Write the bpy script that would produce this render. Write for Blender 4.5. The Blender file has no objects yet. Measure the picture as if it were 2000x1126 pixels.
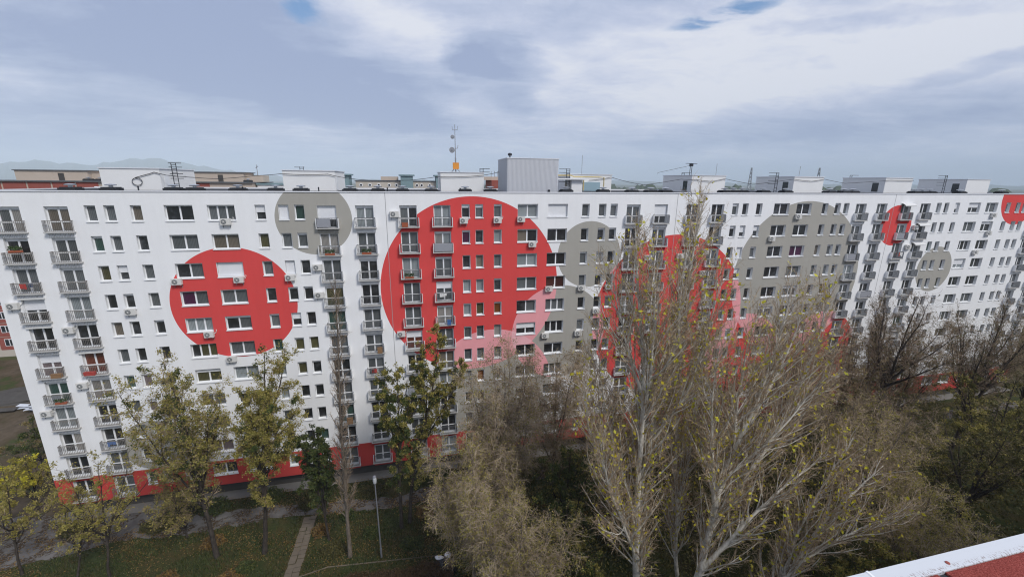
import bpy, math, random
import numpy as np
from mathutils import Matrix, Vector

R = math.radians
SC = bpy.context.scene
COL = SC.collection
rnd = random.Random(7)

# ---------------------------------------------------------------- camera
CAM = Vector((28.08, -45.02, 33.383))
yaw, pitch, roll = R(13.0976), R(14.2311), R(0.5328)
cy, sy, cp, sp = math.cos(yaw), math.sin(yaw), math.cos(pitch), math.sin(pitch)
fwd = Vector((sy * cp, cy * cp, -sp)); rgt = Vector((cy, -sy, 0)); upv = rgt.cross(fwd)
cr, sr = math.cos(roll), math.sin(roll)
r2 = cr * rgt + sr * upv; u2 = -sr * rgt + cr * upv
cam = bpy.data.cameras.new('camera'); cam.sensor_width = 36; cam.lens = 825.134 / 2000 * 36
cam.clip_start = 0.1; cam.clip_end = 60000
camo = bpy.data.objects.new('camera', cam); COL.objects.link(camo)
camo.matrix_world = Matrix(((r2.x, u2.x, -fwd.x, CAM.x), (r2.y, u2.y, -fwd.y, CAM.y), (r2.z, u2.z, -fwd.z, CAM.z), (0, 0, 0, 1)))
SC.camera = camo


def proj(x, y, z):
    """pixel of a world point, used only to leave out repeats that the frame does not show"""
    d = Vector((x, y, z)) - CAM
    w = d.dot(fwd)
    if w < 0.1:
        return -9999, -9999
    return 1000 + 825.134 * d.dot(r2) / w, 563 - 825.134 * d.dot(u2) / w


# ---------------------------------------------------------------- light and sky
SUN_DIR = Vector((0.42, -0.62, 0.80)).normalized()
sun = bpy.data.lights.new('sun', 'SUN'); sun.energy = 2.65; sun.angle = R(15); sun.color = (1, 0.965, 0.92)
suno = bpy.data.objects.new('sun', sun); COL.objects.link(suno)
suno.rotation_euler = SUN_DIR.to_track_quat('Z', 'Y').to_euler()
SC.view_settings.view_transform = 'Standard'; SC.view_settings.look = 'None'
SC.view_settings.exposure = 0.0; SC.view_settings.gamma = 1; SC.view_settings.use_curve_mapping = False
SC.cycles.use_denoising = True
SC.cycles.denoiser = 'OPENIMAGEDENOISE'; SC.cycles.denoising_input_passes = 'RGB_ALBEDO_NORMAL'; SC.cycles.denoising_prefilter = 'ACCURATE'
SC.cycles.filter_width = 1.15
SC.cycles.max_bounces = 5; SC.cycles.diffuse_bounces = 3; SC.cycles.glossy_bounces = 2; SC.cycles.volume_bounces = 2
SC.cycles.transparent_max_bounces = 8; SC.cycles.sample_clamp_indirect = 6

W = bpy.data.worlds.new('World'); SC.world = W; W.use_nodes = True


class NT:
    """small helper round a node tree"""
    def __init__(s, tree):
        s.t = tree; s.n = tree.nodes; s.l = tree.links
    def new(s, typ, **kw):
        n = s.n.new(typ)
        for k, v in kw.items():
            setattr(n, k, v)
        return n
    def put(s, sock, v):
        if isinstance(v, bpy.types.NodeSocket):
            s.l.new(v, sock)
        else:
            sock.default_value = v
    def math(s, op, a, b=0.0, c=None, clamp=False):
        n = s.new('ShaderNodeMath', operation=op, use_clamp=clamp)
        s.put(n.inputs[0], a); s.put(n.inputs[1], b)
        if c is not None:
            s.put(n.inputs[2], c)
        return n.outputs[0]
    def vmath(s, op, a, b=(0, 0, 0), out=0):
        n = s.new('ShaderNodeVectorMath', operation=op)
        s.put(n.inputs[0], a)
        if op == 'SCALE':
            s.put(n.inputs['Scale'], b)
        else:
            s.put(n.inputs[1], b)
        return n.outputs[out]
    def mix(s, f, a, b, blend='MIX'):
        n = s.new('ShaderNodeMix', data_type='RGBA', blend_type=blend)
        s.put(n.inputs[0], f); s.put(n.inputs[6], a); s.put(n.inputs[7], b)
        return n.outputs[2]
    def noise(s, vec, scale, detail=4, rough=0.55, out=0):
        n = s.new('ShaderNodeTexNoise')
        if vec is not None:
            s.put(n.inputs['Vector'], vec)
        n.inputs['Scale'].default_value = scale; n.inputs['Detail'].default_value = detail
        n.inputs['Roughness'].default_value = rough
        return n.outputs[out]
    def ramp(s, f, stops):
        n = s.new('ShaderNodeValToRGB')
        e = n.color_ramp.elements
        while len(e) < len(stops):
            e.new(0.5)
        for i, (p, c) in enumerate(stops):
            e[i].position = p; e[i].color = (c[0], c[1], c[2], 1) if len(c) == 3 else c
        s.put(n.inputs[0], f)
        return n.outputs[0]
    def smooth(s, v, a, b):
        n = s.new('ShaderNodeMapRange', interpolation_type='SMOOTHSTEP')
        s.put(n.inputs[0], v); n.inputs[1].default_value = a; n.inputs[2].default_value = b
        return n.outputs[0]


def build_world():
    t = NT(W.node_tree); t.n.clear()
    out = t.new('ShaderNodeOutputWorld'); bg = t.new('ShaderNodeBackground'); bg.inputs[1].default_value = 0.1
    t.l.new(bg.outputs[0], out.inputs[0])
    sky = t.new('ShaderNodeTexSky', sky_type='NISHITA', sun_disc=False)
    sky.sun_elevation = math.asin(SUN_DIR.z); sky.sun_rotation = math.atan2(SUN_DIR.x, SUN_DIR.y)
    d = t.new('ShaderNodeTexCoord').outputs['Generated']
    sep = t.new('ShaderNodeSeparateXYZ'); t.l.new(d, sep.inputs[0])
    # cloud sheet: directions laid on a plane overhead, so clouds flatten towards the horizon
    den = t.math('ADD', t.math('MAXIMUM', sep.outputs[2], 0.0), 0.11)
    cb = t.new('ShaderNodeCombineXYZ')
    t.put(cb.inputs[0], t.math('DIVIDE', sep.outputs[0], den)); t.put(cb.inputs[1], t.math('DIVIDE', sep.outputs[1], den))
    pl = cb.outputs[0]
    w1 = t.noise(pl, 0.9, 3, 0.5, out=1)
    plw = t.vmath('ADD', pl, t.vmath('SCALE', t.vmath('SUBTRACT', w1, (.5, .5, .5)), 0.9))
    big = t.noise(t.vmath('MULTIPLY', plw, (0.75, 1.3, 1)), 0.8, 6, 0.52)
    fine = t.noise(t.vmath('MULTIPLY', plw, (1.0, 2.0, 1)), 2.6, 7, 0.6)
    wv = t.noise(t.vmath('MULTIPLY', d, (5, 5, 14)), 1.0, 5, 0.6, out=1)
    dw = t.vmath('ADD', d, t.vmath('MULTIPLY', t.vmath('SUBTRACT', wv, (.5, .5, .5)), (0.16, 0.16, 0.07)))

    def blob(e1, e2, c, a=1.0, b=0.0):
        q1 = t.vmath('DOT_PRODUCT', dw, e1, out=1); q2 = t.vmath('DOT_PRODUCT', dw, e2, out=1)
        q = t.math('ADD', t.math('MULTIPLY', q1, q1), t.math('MULTIPLY', q2, q2))
        return t.math('MULTIPLY', t.smooth(q, a, b), t.math('GREATER_THAN', t.vmath('DOT_PRODUCT', d, c, out=1), 0.0))
    dark = [((3.041, 0.765, -0.292), (-1.556, 2.14, -10.613), (-0.218, 0.95, 0.224), .60),
            ((4.039, 0.562, -0.741), (-6.241, 4.13, -30.882), (-0.109, 0.982, 0.153), .55),
            ((2.117, 1.107, -0.221), (-3.306, 2.422, -19.573), (-0.441, 0.879, 0.183), .40),
            ((9.6, -1.5, -2.1), (-3.4, 5.7, -19.6), (0.2, 0.95, 0.242), .52), ((14.0, -2.2, -6.5), (-6.5, 7.3, -34.0), (0.175, 0.958, 0.222), .5), ((15.0, -2.4, 0.6), (-3.0, 9.5, -36.0), (0.235, 0.935, 0.262), .45),
            ((2.045, 1.33, -0.512), (-6.639, -1.499, -30.405), (-0.531, 0.844, 0.074), .15),
            ((1.672, -2.115, 0.126), (3.012, 0.894, -24.995), (0.776, 0.621, 0.116), .50),
            ((5.332, -9.395, 1.914), (17.255, -4.652, -70.923), (0.841, 0.513, 0.171), .48),
            ((19.397, -19.694, -3.341), (5.639, 20.866, -90.26), (0.715, 0.67, 0.2), .3),
            ((3.93, -4.57, -0.196), (14.545, 15.83, -77.487), (0.736, 0.622, 0.265), .28)]
    light = [((1.49, -1.545, -0.039), (1.458, 1.654, -9.906), (0.705, 0.675, 0.216), .50),
             ((8.061, 0.808, -1.888), (-4.08, 4.532, -15.48), (-0.029, 0.957, 0.288), .45)]
    v = t.math('ADD', t.math('MULTIPLY', t.math('SUBTRACT', big, .5), 1.0), t.math('MULTIPLY', t.math('SUBTRACT', fine, .5), 0.75))
    mid = t.noise(t.vmath('MULTIPLY', t.vmath('ADD', d, t.vmath('MULTIPLY', t.vmath('SUBTRACT', wv, (.5, .5, .5)), (.30, .30, .10))), (4.2, 4.2, 15)), 1.0, 8, .62)
    v = t.math('ADD', v, t.math('MULTIPLY', t.math('SUBTRACT', mid, .5), 1.1))
    v = t.math('ADD', v, 0.52)
    for e1, e2, c, k in light:
        v = t.math('ADD', v, t.math('MULTIPLY', blob(e1, e2, c, 2.4), k))
    for e1, e2, c, k in dark:
        v = t.math('SUBTRACT', v, t.math('MULTIPLY', blob(e1, e2, c, 1.9), k))
    S = 10.0  # colours divided by the background strength
    C = lambda r, g, b: (r * S, g * S, b * S)
    cloud = t.ramp(v, [(0.0, (.335, .41, .615)), (0.28, (.435, .51, .70)), (0.55, (.555, .615, .79)), (0.80, (.70, .74, .87)), (1.0, (.80, .825, .91))])
    cloud = t.vmath('SCALE', cloud, S)
    # open patches of blue
    blue = [((34.037, 8.724, -6.778), (-15.002, 15.28, -55.666), (-0.179, 0.935, 0.305)),
            ((8.959, -7.717, 2.035), (21.992, 8.869, -63.187), (0.58, 0.755, 0.308))]
    m = None
    for e1, e2, c in blue:
        b = blob(e1, e2, c, 2.6, 0.2)
        m = b if m is None else t.math('MAXIMUM', m, b)
    gap = t.math('MULTIPLY', m, t.smooth(fine, 0.36, 0.56))
    clear = t.mix(0.45, t.vmath('SCALE', sky.outputs[0], 1.0), (1.6, 3.9, 8.2, 1))
    col = t.mix(gap, cloud, clear)
    # lower air: even and pale blue
    hz = t.smooth(sep.outputs[2], 0.10, -0.01)
    col = t.mix(t.math('MULTIPLY', hz, 0.75), col, (*C(.50, .615, .86), 1))
    t.l.new(col, bg.inputs[0])


build_world()

# ---------------------------------------------------------------- materials
MATS = {}


def mat(name, color=(.5, .5, .5), rough=.8, metal=0.0, spec=.3, noise=None, coat=0.0, fn=None):
    m = bpy.data.materials.new(name); m.use_nodes = True
    t = NT(m.node_tree); b = t.n['Principled BSDF']
    b.inputs['Roughness'].default_value = rough; b.inputs['Metallic'].default_value = metal
    b.inputs['Specular IOR Level'].default_value = spec
    if coat:
        b.inputs['Coat Weight'].default_value = coat; b.inputs['Coat Roughness'].default_value = .03
    b.inputs['Base Color'].default_value = (*color, 1)
    if noise:
        sc, amt = noise
        co = t.new('ShaderNodeNewGeometry').outputs['Position']
        f = t.math('ADD', t.math('MULTIPLY', t.noise(co, sc, 5, .6), 2 * amt), 1 - amt)
        t.put(b.inputs['Base Color'], t.vmath('SCALE', (*color,), f))
    if fn:
        fn(t, b)
    MATS[name] = m
    return m


WHITE = (.83, .835, .84); RED = (.665, .076, .073); GREY = (.380, .366, .328); PINK = (.82, .36, .385); PALE = (.84, .46, .49); PLINTH = (.55, .062, .054)
# painted circles on the long facade: x, z, radius, red?
CIRC = [(10.64, 21.46, 5.59, 1), (18.61, 29.63, 3.51, 0), (34.12, 22.07, 9.74, 1), (47.67, 25.25, 3.83, 0), (44.35, 16.03, 5.75, 0),
        (36.25, 9.63, 7.32, 0), (58.95, 16.95, 10.4, 1), (77.54, 21.26, 10.0, 0), (70.6, 11.0, 5.7, 1), (83.5, 10.5, 5.8, 1), (92.52, 27.96, 2.74, 1),
        (101.61, 21.52, 3.31, 0), (115.24, 31.52, 3.74, 1), (1.2, 7.0, 2.75, 0)]


def f_mural(t, b):
    P = t.new('ShaderNodeNewGeometry').outputs['Position']
    p = t.vmath('MULTIPLY', P, (1, 0, 1))
    tot = red = None
    for x, z, r, isred in CIRC:
        m = t.math('LESS_THAN', t.vmath('DISTANCE', p, (x, 0, z), out=1), r)
        tot = m if tot is None else t.math('ADD', tot, m)
        if isred:
            red = m if red is None else t.math('ADD', red, m)
    one = t.mix(t.math('GREATER_THAN', red, .5), (*GREY, 1), (*RED, 1))
    c = t.mix(t.math('GREATER_THAN', tot, .5), (*WHITE, 1), one)
    c = t.mix(t.math('GREATER_THAN', tot, 1.5), c, (*PINK, 1))
    c = t.mix(t.math('GREATER_THAN', tot, 2.5), c, (*PALE, 1))
    sep = t.new('ShaderNodeSeparateXYZ'); t.l.new(P, sep.inputs[0])
    c = t.mix(t.math('LESS_THAN', sep.outputs[2], 4.3), c, (*PLINTH, 1))
    # weathering: faint rain streaks and a mottled render coat
    st = t.noise(t.vmath('MULTIPLY', P, (1.6, 1, .10)), 1.0, 5, .6)
    mo = t.noise(P, .22, 4, .6)
    gr = t.noise(P, 14, 3, .6)
    f = t.math('ADD', t.math('ADD', t.math('MULTIPLY', st, .13), t.math('MULTIPLY', mo, .12)), t.math('ADD', t.math('MULTIPLY', gr, .06), .865))
    t.put(b.inputs['Base Color'], t.vmath('SCALE', c, f))
    bp = t.new('ShaderNodeBump'); bp.inputs['Strength'].default_value = .25; bp.inputs['Distance'].default_value = .02
    t.put(bp.inputs['Height'], t.noise(P, 30, 3)); t.l.new(bp.outputs[0], b.inputs['Normal'])


mat('mural', rough=.9, spec=.15, fn=f_mural)
mat('reveal', (.80, .81, .81), .85, noise=(3, .05))
mat('pvc', (.82, .83, .84), .35, noise=(2, .03))
mat('sill', (.80, .81, .82), .45, noise=(2, .05))
mat('shutter', (.78, .79, .81), .5, noise=(1.2, .05))
mat('shutter_grey', (.42, .43, .43), .5, noise=(1.2, .05))
mat('railing', (.20, .185, .17), .6, noise=(4, .12))
mat('rail_grey', (.13, .135, .14), .6, noise=(4, .12))
mat('slab', (.52, .51, .49), .85, noise=(2, .10))
mat('screen', (.30, .31, .34), .7, noise=(3, .08))
mat('awning', (.66, .66, .65), .8, noise=(2, .06))
mat('coping', (.76, .77, .80), .4, noise=(1, .06))
mat('bitumen', (.035, .037, .042), .85, noise=(1.5, .35))
mat('basement', (.07, .065, .06), .9, noise=(1, .3))
mat('vent_metal', (.62, .63, .64), .32, metal=.85)
mat('dark_metal', (.022, .024, .03), .55)
mat('steel', (.32, .33, .35), .5, metal=.5)
mat('roomwhite', (.80, .80, .79), .9, noise=(.7, .06))
mat('cladding', (.60, .61, .635), .5, metal=.25, noise=(.6, .05))
mat('yellow_pipe', (.56, .46, .22), .6, noise=(3, .1))
mat('teal', (.30, .42, .48), .6, noise=(1, .08))
mat('orange', (.62, .25, .04), .6)
mat('rubber', (.03, .03, .035), .7)
mat('cable', (.05, .05, .055), .7)
mat('pipe_white', (.75, .75, .72), .6)
mat('ac_body', (.66, .65, .62), .5, noise=(3, .06))
mat('ac_fan', (.17, .18, .185), .5)
mat('joint', (.34, .34, .35), .9)
mat('terracotta', (.34, .10, .05), .85)
mat('plant', (.05, .085, .025), .8, noise=(9, .5))
mat('box_brick', (.30, .085, .065), .85, noise=(.6, .12))
mat('box_beige', (.50, .42, .345), .9, noise=(.5, .10))
mat('far_beige', (.50, .455, .39), .9, noise=(.15, .08))
mat('far_teal', (.20, .29, .31), .8, noise=(.3, .06))
mat('roof_far', (.13, .14, .15), .9, noise=(.3, .2))
mat('window_dark', (.025, .03, .035), .15, coat=.6)
mat('concrete', (.19, .18, .165), .9, noise=(1.2, .22))
mat('lamp_post', (.27, .28, .31), .45, metal=.4, noise=(2, .1))
mat('lamp_glass', (.46, .48, .50), .25)
mat('tin', (.60, .64, .70), .4, noise=(2, .2))
mat('tarp_black', (.012, .012, .014), .45)
mat('bag_white', (.65, .65, .66), .6)
mat('rock', (.135, .112, .085), .9, noise=(1, .3))


def pane_mat(name, top, kind='curtain', var=.25):
    def fn(t, b):
        P = t.new('ShaderNodeNewGeometry').outputs['Position']
        oi = t.new('ShaderNodeObjectInfo')
        if kind == 'curtain':
            w = t.new('ShaderNodeTexWave', wave_type='BANDS', bands_direction='X')
            w.inputs['Scale'].default_value = 2.6; w.inputs['Distortion'].default_value = 2.2; w.inputs['Detail'].default_value = 2
            t.put(w.inputs['Vector'], t.vmath('MULTIPLY', P, (1, 1, .12)))
            f = t.math('ADD', t.math('MULTIPLY', w.outputs['Fac'], .45), .6)
        else:
            f = t.math('ADD', t.math('MULTIPLY', t.smooth(t.noise(P, 1.6, 3, .6), .45, .75), 1.6), .5)
        f = t.math('MULTIPLY', f, t.math('ADD', t.math('MULTIPLY', oi.outputs['Random'], 2 * var), 1 - var))
        t.put(b.inputs['Base Color'], t.vmath('SCALE', top, f))
    mat(name, rough=.35, spec=.5, coat=1.0, fn=fn)


pane_mat('p_dark', (.028, .030, .033), 'dark'); pane_mat('p_grey', (.115, .125, .13)); pane_mat('p_light', (.27, .30, .31))
pane_mat('p_tan', (.17, .145, .115)); pane_mat('p_olive', (.085, .08, .035)); pane_mat('p_orange', (.23, .075, .014)); pane_mat('p_purple', (.075, .010, .055))
pane_mat('p_green', (.04, .085, .07)); pane_mat('p_brown', (.06, .016, .012)); pane_mat('p_beige', (.30, .285, .265)); pane_mat('p_red', (.16, .045, .025)); pane_mat('p_mauve', (.19, .15, .15))
PANE = {'D': 'p_dark', 'G': 'p_grey', 'L': 'p_light', 'T': 'p_tan', 'V': 'p_olive', 'O': 'p_orange', 'P': 'p_purple', 'E': 'p_green', 'B': 'p_brown', 'I': 'p_beige', 'R': 'p_red', 'M': 'p_mauve'}


# ---------------------------------------------------------------- mesh helpers
class MB:
    def __init__(s):
        s.v = []; s.f = []; s.m = []
    def quad(s, a, b, c, d, mi=0):
        n = len(s.v); s.v += [a, b, c, d]; s.f.append((n, n + 1, n + 2, n + 3)); s.m.append(mi)
    def poly(s, pts, mi=0):
        n = len(s.v); s.v += list(pts); s.f.append(tuple(range(n, n + len(pts)))); s.m.append(mi)
    def box(s, x0, x1, y0, y1, z0, z1, mi=0):
        n = len(s.v)
        s.v += [(x0, y0, z0), (x1, y0, z0), (x1, y1, z0), (x0, y1, z0), (x0, y0, z1), (x1, y0, z1), (x1, y1, z1), (x0, y1, z1)]
        for f in ((0, 1, 5, 4), (1, 2, 6, 5), (2, 3, 7, 6), (3, 0, 4, 7), (4, 5, 6, 7), (3, 2, 1, 0)):
            s.f.append(tuple(n + i for i in f)); s.m.append(mi)
    def tube(s, pts, r, n=6, mi=0, r1=None, cap=True):
        pts = [Vector(p) for p in pts]; base = len(s.v); K = len(pts)
        for i, p in enumerate(pts):
            T = (pts[min(i + 1, K - 1)] - pts[max(i - 1, 0)]).normalized()
            ref = Vector((0, 0, 1)) if abs(T.z) < .9 else Vector((1, 0, 0))
            U = T.cross(ref).normalized(); V = T.cross(U)
            rr = r if r1 is None else r + (r1 - r) * i / (K - 1)
            for k in range(n):
                a = 2 * math.pi * k / n
                s.v.append(tuple(p + rr * (math.cos(a) * U + math.sin(a) * V)))
        for i in range(K - 1):
            for k in range(n):
                s.f.append((base + i * n + k, base + i * n + (k + 1) % n, base + (i + 1) * n + (k + 1) % n, base + (i + 1) * n + k)); s.m.append(mi)
        if cap:
            s.f.append(tuple(base + k for k in range(n))[::-1]); s.m.append(mi)
            s.f.append(tuple(base + (K - 1) * n + k for k in range(n))); s.m.append(mi)
    def lathe(s, prof, c=(0, 0, 0), n=12, mi=0, axis='z'):
        base = len(s.v)
        for r, h in prof:
            for k in range(n):
                a = 2 * math.pi * k / n
                u, w = r * math.cos(a), r * math.sin(a)
                s.v.append((c[0] + u, c[1] + w, c[2] + h) if axis == 'z' else (c[0] + u, c[1] + h, c[2] + w))
        for i in range(len(prof) - 1):
            for k in range(n):
                s.f.append((base + i * n + k, base + i * n + (k + 1) % n, base + (i + 1) * n + (k + 1) % n, base + (i + 1) * n + k)); s.m.append(mi)
        s.f.append(tuple(base + k for k in range(n))[::-1]); s.m.append(mi)
        s.f.append(tuple(base + (len(prof) - 1) * n + k for k in range(n))); s.m.append(mi)
    def mesh(s, name, mats):
        me = bpy.data.meshes.new(name); me.from_pydata(s.v, [], s.f)
        for m in (mats if isinstance(mats, (list, tuple)) else [mats]):
            me.materials.append(MATS[m])
        if any(s.m):
            me.polygons.foreach_set('material_index', s.m)
        me.update()
        return me


def put(name, me, parent=None, loc=(0, 0, 0), m=None, rotz=0.0):
    o = bpy.data.objects.new(name, me); COL.objects.link(o); o.location = loc
    if rotz:
        o.rotation_euler = (0, 0, rotz)
    if parent is not None:
        o.parent = parent
    if m is not None:
        o.material_slots[0].link = 'OBJECT'; o.material_slots[0].material = MATS[m]
    return o


def tag(o, label, cat, group=None):
    o['label'] = label; o['category'] = cat
    if group:
        o['group'] = group
    return o


def thing(name, label, cat, loc=(0, 0, 0), rotz=0.0, group=None):
    o = bpy.data.objects.new(name, None); COL.objects.link(o); o.location = loc; o.rotation_euler = (0, 0, rotz)
    return tag(o, label, cat, group)


def struct(name, me):
    o = put(name, me); o['kind'] = 'structure'
    return o


# ================================================================ the long painted block
ROWS = 11; H = 2.7; TOP = 31.0; L = 33.05; X0, X1 = -7.78, 124.57; DEPTH = 15.2; ROOF = 32.25; REC = .31
NW = [(0, .85), (1.445, 2.27), (3.445, 4.30), (6.06, 8.34), (9.50, 11.78), (13.495, 14.375), (15.51, 16.41), (16.93, 17.80)]
BA = [(-6.32, -4.60), (-2.90, -1.17), (18.95, 20.68), (22.49, 24.21)]
block = thing('apartment_block', 'long white panel apartment block painted with large red and grey circles', 'apartment block')


def P_(name, mb, m, parent=None):
    return put(name, mb.mesh(name, m), parent if parent is not None else block)


holes = []  # x0, x1, z0, z1
cols = []
for s in range(4):
    for k, (a, b) in enumerate(NW):
        cols.append(('N' if k not in (3, 4) else 'W', s, k, a + s * L, b + s * L))
    for k, (a, b) in enumerate(BA):
        cols.append(('B', s, k, a + s * L, b + s * L))
cols.sort(key=lambda c: c[3])


def hole_z(kind, r):
    z = TOP - r * H
    return (z - 1.41, z) if kind != 'B' else (z - 2.27, z - .09)


wall = MB()
Z0, Z1 = 1.35, ROOF - .09
x = X0
for kind, s, k, a, b in cols:
    wall.quad((x, 0, Z0), (a, 0, Z0), (a, 0, Z1), (x, 0, Z1))
    z = Z1
    for r in range(ROWS):
        h0, h1 = hole_z(kind, r)
        wall.quad((a, 0, h1), (b, 0, h1), (b, 0, z), (a, 0, z))
        d = REC + .1
        wall.quad((a, 0, h0), (a, 0, h1), (a, d, h1), (a, d, h0), 1)
        wall.quad((b, 0, h1), (b, 0, h0), (b, d, h0), (b, d, h1), 1)
        wall.quad((a, 0, h1), (b, 0, h1), (b, d, h1), (a, d, h1), 1)
        wall.quad((a, 0, h0), (a, d, h0), (b, d, h0), (b, 0, h0), 1)
        z = h0
    wall.quad((a, 0, Z0), (b, 0, Z0), (b, 0, z), (a, 0, z))
    x = b
wall.quad((x, 0, Z0), (X1, 0, Z0), (X1, 0, Z1), (x, 0, Z1))
wall.quad((X0, DEPTH, Z0), (X0, 0, Z0), (X0, 0, Z1), (X0, DEPTH, Z1), 0)
wall.quad((X1, 0, Z0), (X1, DEPTH, Z0), (X1, DEPTH, Z1), (X1, 0, Z1), 0)
wall.quad((X1, DEPTH, Z0), (X0, DEPTH, Z0), (X0, DEPTH, Z1), (X1, DEPTH, Z1), 0)
wall.quad((X0, 0, Z0), (X0, .9, Z0), (X1, .9, Z0), (X1, 0, Z0), 0)
P_('wall', wall, ['mural', 'reveal'])
b = MB(); b.box(X0 + .5, X1 - .5, .6, DEPTH - .5, -.3, 1.35); P_('basement_wall', b, 'basement')
b = MB(); b.box(X0 + .25, X1 - .25, .25, DEPTH - .25, ROOF - .3, ROOF - .10); P_('roof', b, 'bitumen')
b = MB()
b.box(X0 - .06, X1 + .06, -.07, .22, ROOF - .085, ROOF + .02); b.box(X0 - .06, X1 + .06, DEPTH - .22, DEPTH + .07, ROOF - .085, ROOF + .10)
b.box(X0 - .06, X0 + .22, .223, DEPTH - .223, ROOF - .085, ROOF + .02); b.box(X1 - .22, X1 + .06, .223, DEPTH - .223, ROOF - .085, ROOF + .02)
P_('coping', b, 'coping')
for i in range(3):
    xj = 25.4 + i * L
    b = MB(); b.box(xj - .025, xj + .025, -.008, .02, 1.36, Z1 - .01); P_('expansion_joint', b, 'joint')

# ---- window and balcony meshes, each shared by all its copies
def ring(b, x0, x1, z0, z1, w, y0, y1):
    b.box(x0, x1, y0, y1, z0, z0 + w); b.box(x0, x1, y0, y1, z1 - w, z1)
    b.box(x0, x0 + w, y0, y1, z0 + w + .001, z1 - w - .001); b.box(x1 - w, x1, y0, y1, z0 + w + .001, z1 - w - .001)


def frame_mesh(w, h, parts, box, wf=.065):
    b = MB(); y0, y1 = REC - .05, REC + .04
    b.box(0.002, w - .002, y0 - .04, y1, h - box, h - .003)
    top = h - box - .002
    ring(b, .002, w - .002, .003, top, wf, y0, y1)
    for i in range(1, parts):
        xm = w * i / parts
        b.box(xm - .065, xm + .065, y0 + .003, y1 - .003, wf + .005, top - wf - .002)
    return b.mesh('frame', 'pvc'), [(w * i / parts + (wf if i == 0 else .068), w * (i + 1) / parts - (wf if i == parts - 1 else .068)) for i in range(parts)], top - wf


def flat_mesh(name, x0, x1, z0, z1, y, m):
    b = MB(); b.box(x0, x1, y, y + .02, z0, z1); return b.mesh(name, m)


def shutter_mesh(w, h, frac, m='shutter'):
    b = MB(); z = h - .1; n = int((h - .1) * frac / .055); y = REC - .10
    for i in range(n):
        b.box(.03, w - .03, y + (.006 if i % 2 else 0), y + .03, z - .052 - i * .055, z - i * .055)
    return b.mesh('shutter', m)


WIN = {}
for key, w, h, parts, box in (('N', .86, 1.41, 1, .17), ('N0', .86, 1.41, 1, .05), ('W', 2.28, 1.41, 2, .06), ('W3', 2.28, 1.41, 3, .06), ('Wb', 2.28, 1.41, 2, .2)):
    fm, spans, top = frame_mesh(w, h, parts, box)
    panes = [flat_mesh('pane', a, c, .066, top, REC, 'p_dark') for a, c in spans]
    sb = MB(); sb.box(-.04, w + .04, -.06, REC - .052, -.045, -.004); sb.box(-.04, w + .04, -.075, -.061, -.085, -.004)
    sh = {f: shutter_mesh(w, h, f) for f in (.25, .5, .62, .98)}
    WIN[key] = (fm, panes, sb.mesh('sill', 'sill'), sh)

# explicit looks: {(section, column): {row: code}}; letters = panes, digit prefix = shutter share
LOOK = {
    (0, 0): 'G E V D T G', (0, 1): 'G G 5D D D D', (0, 2): 'T D G G D D', (0, 3): 'D G DG PG L DV', (0, 4): '3G T 9D G DG G',
    (0, 5): '5D V G D G', (0, 6): '9D G 9D D 5D V V D D D', (0, 7): 'E G D D D V D D D E',
    (1, 0): '2D P D L LD G G', (1, 1): '2G D T L V G G O', (1, 2): 'G L G D O I G G', (1, 3): 'L TD L G DG 5D D', (1, 4): '9D D D B 3G 3D D 3G',
    (1, 5): 'G D G G D G D', (1, 6): 'G D L D D G', (1, 7): 'G D D D G D',
    (2, 0): '2G 2D D D D', (2, 1): 'D 7D 9D 5D', (2, 2): 'D 5D G D D', (2, 3): 'D D D D', (2, 4): 'D D P G',
    (3, 3): '5D G D 7L D', (3, 4): 'G 2D D D D', (3, 2): '7D'}
LOOKT = {k: v.split() for k, v in LOOK.items()}
POOL = ['D'] * 8 + ['G'] * 7 + ['L'] * 2 + ['T', 'V', 'E', 'D', 'G', 'M']


def visible(x, z, y=0, mx=30):
    px, py = proj(x, y, z)
    return -mx < px < 2000 + mx and py < 1126 + mx


def add_window(kind, s, k, a, r):
    z0, z1 = hole_z(kind, r)
    w = .86 if kind == 'N' else 2.28
    if not visible(a + w / 2, z0 + .7):
        return
    tab = LOOKT.get((s, k), [])
    code = tab[r] if r < len(tab) else (('2' if rnd.random() < .10 else '') + rnd.choice(POOL))
    frac = 0; key = kind
    if code[0].isdigit():
        n = int(code[0]); code = code[1:]
        if n == 3:
            key = 'W3'
        else:
            frac = {2: .25, 5: .5, 7: .62, 9: .98}[n]
    elif kind == 'N' and rnd.random() < .55:
        key = 'N0'
    elif kind == 'W' and r not in (0, 1, 3) and rnd.random() < .2:
        key = rnd.choice(['W3', 'Wb'])
    fm, panes, sill, shut = WIN[key]
    fo = put('window' if kind == 'N' else 'wide_window', fm, block, (a, 0, z0))
    for i, pm in enumerate(panes):
        c = code[i] if i < len(code) else code[-1]
        put('pane', pm, fo, m=PANE[c])
    put('sill', sill, fo)
    if frac:
        put('shutter', shut[frac], fo)


# balcony parts, origin at the lower left corner of the door opening on the facade plane
BW, BD = 1.725, .38
X_A, X_B = -.17, BW + .17
slabm = MB(); slabm.box(X_A - .05, X_B + .05, -BD, -.002, -.075, .02); slabm = slabm.mesh('slab', 'slab')
ribm = MB()
ribm.box(X_A + .05, X_B - .05, -.035, -.004, -.47, -.103)
for i in range(17):
    xr = X_A + .07 + i * (X_B - X_A - .19) / 16
    ribm.box(xr, xr + .05, -.085, -.036, -.45, -.105)
ribm = ribm.mesh('ribbed_panel', 'mural')


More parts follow.
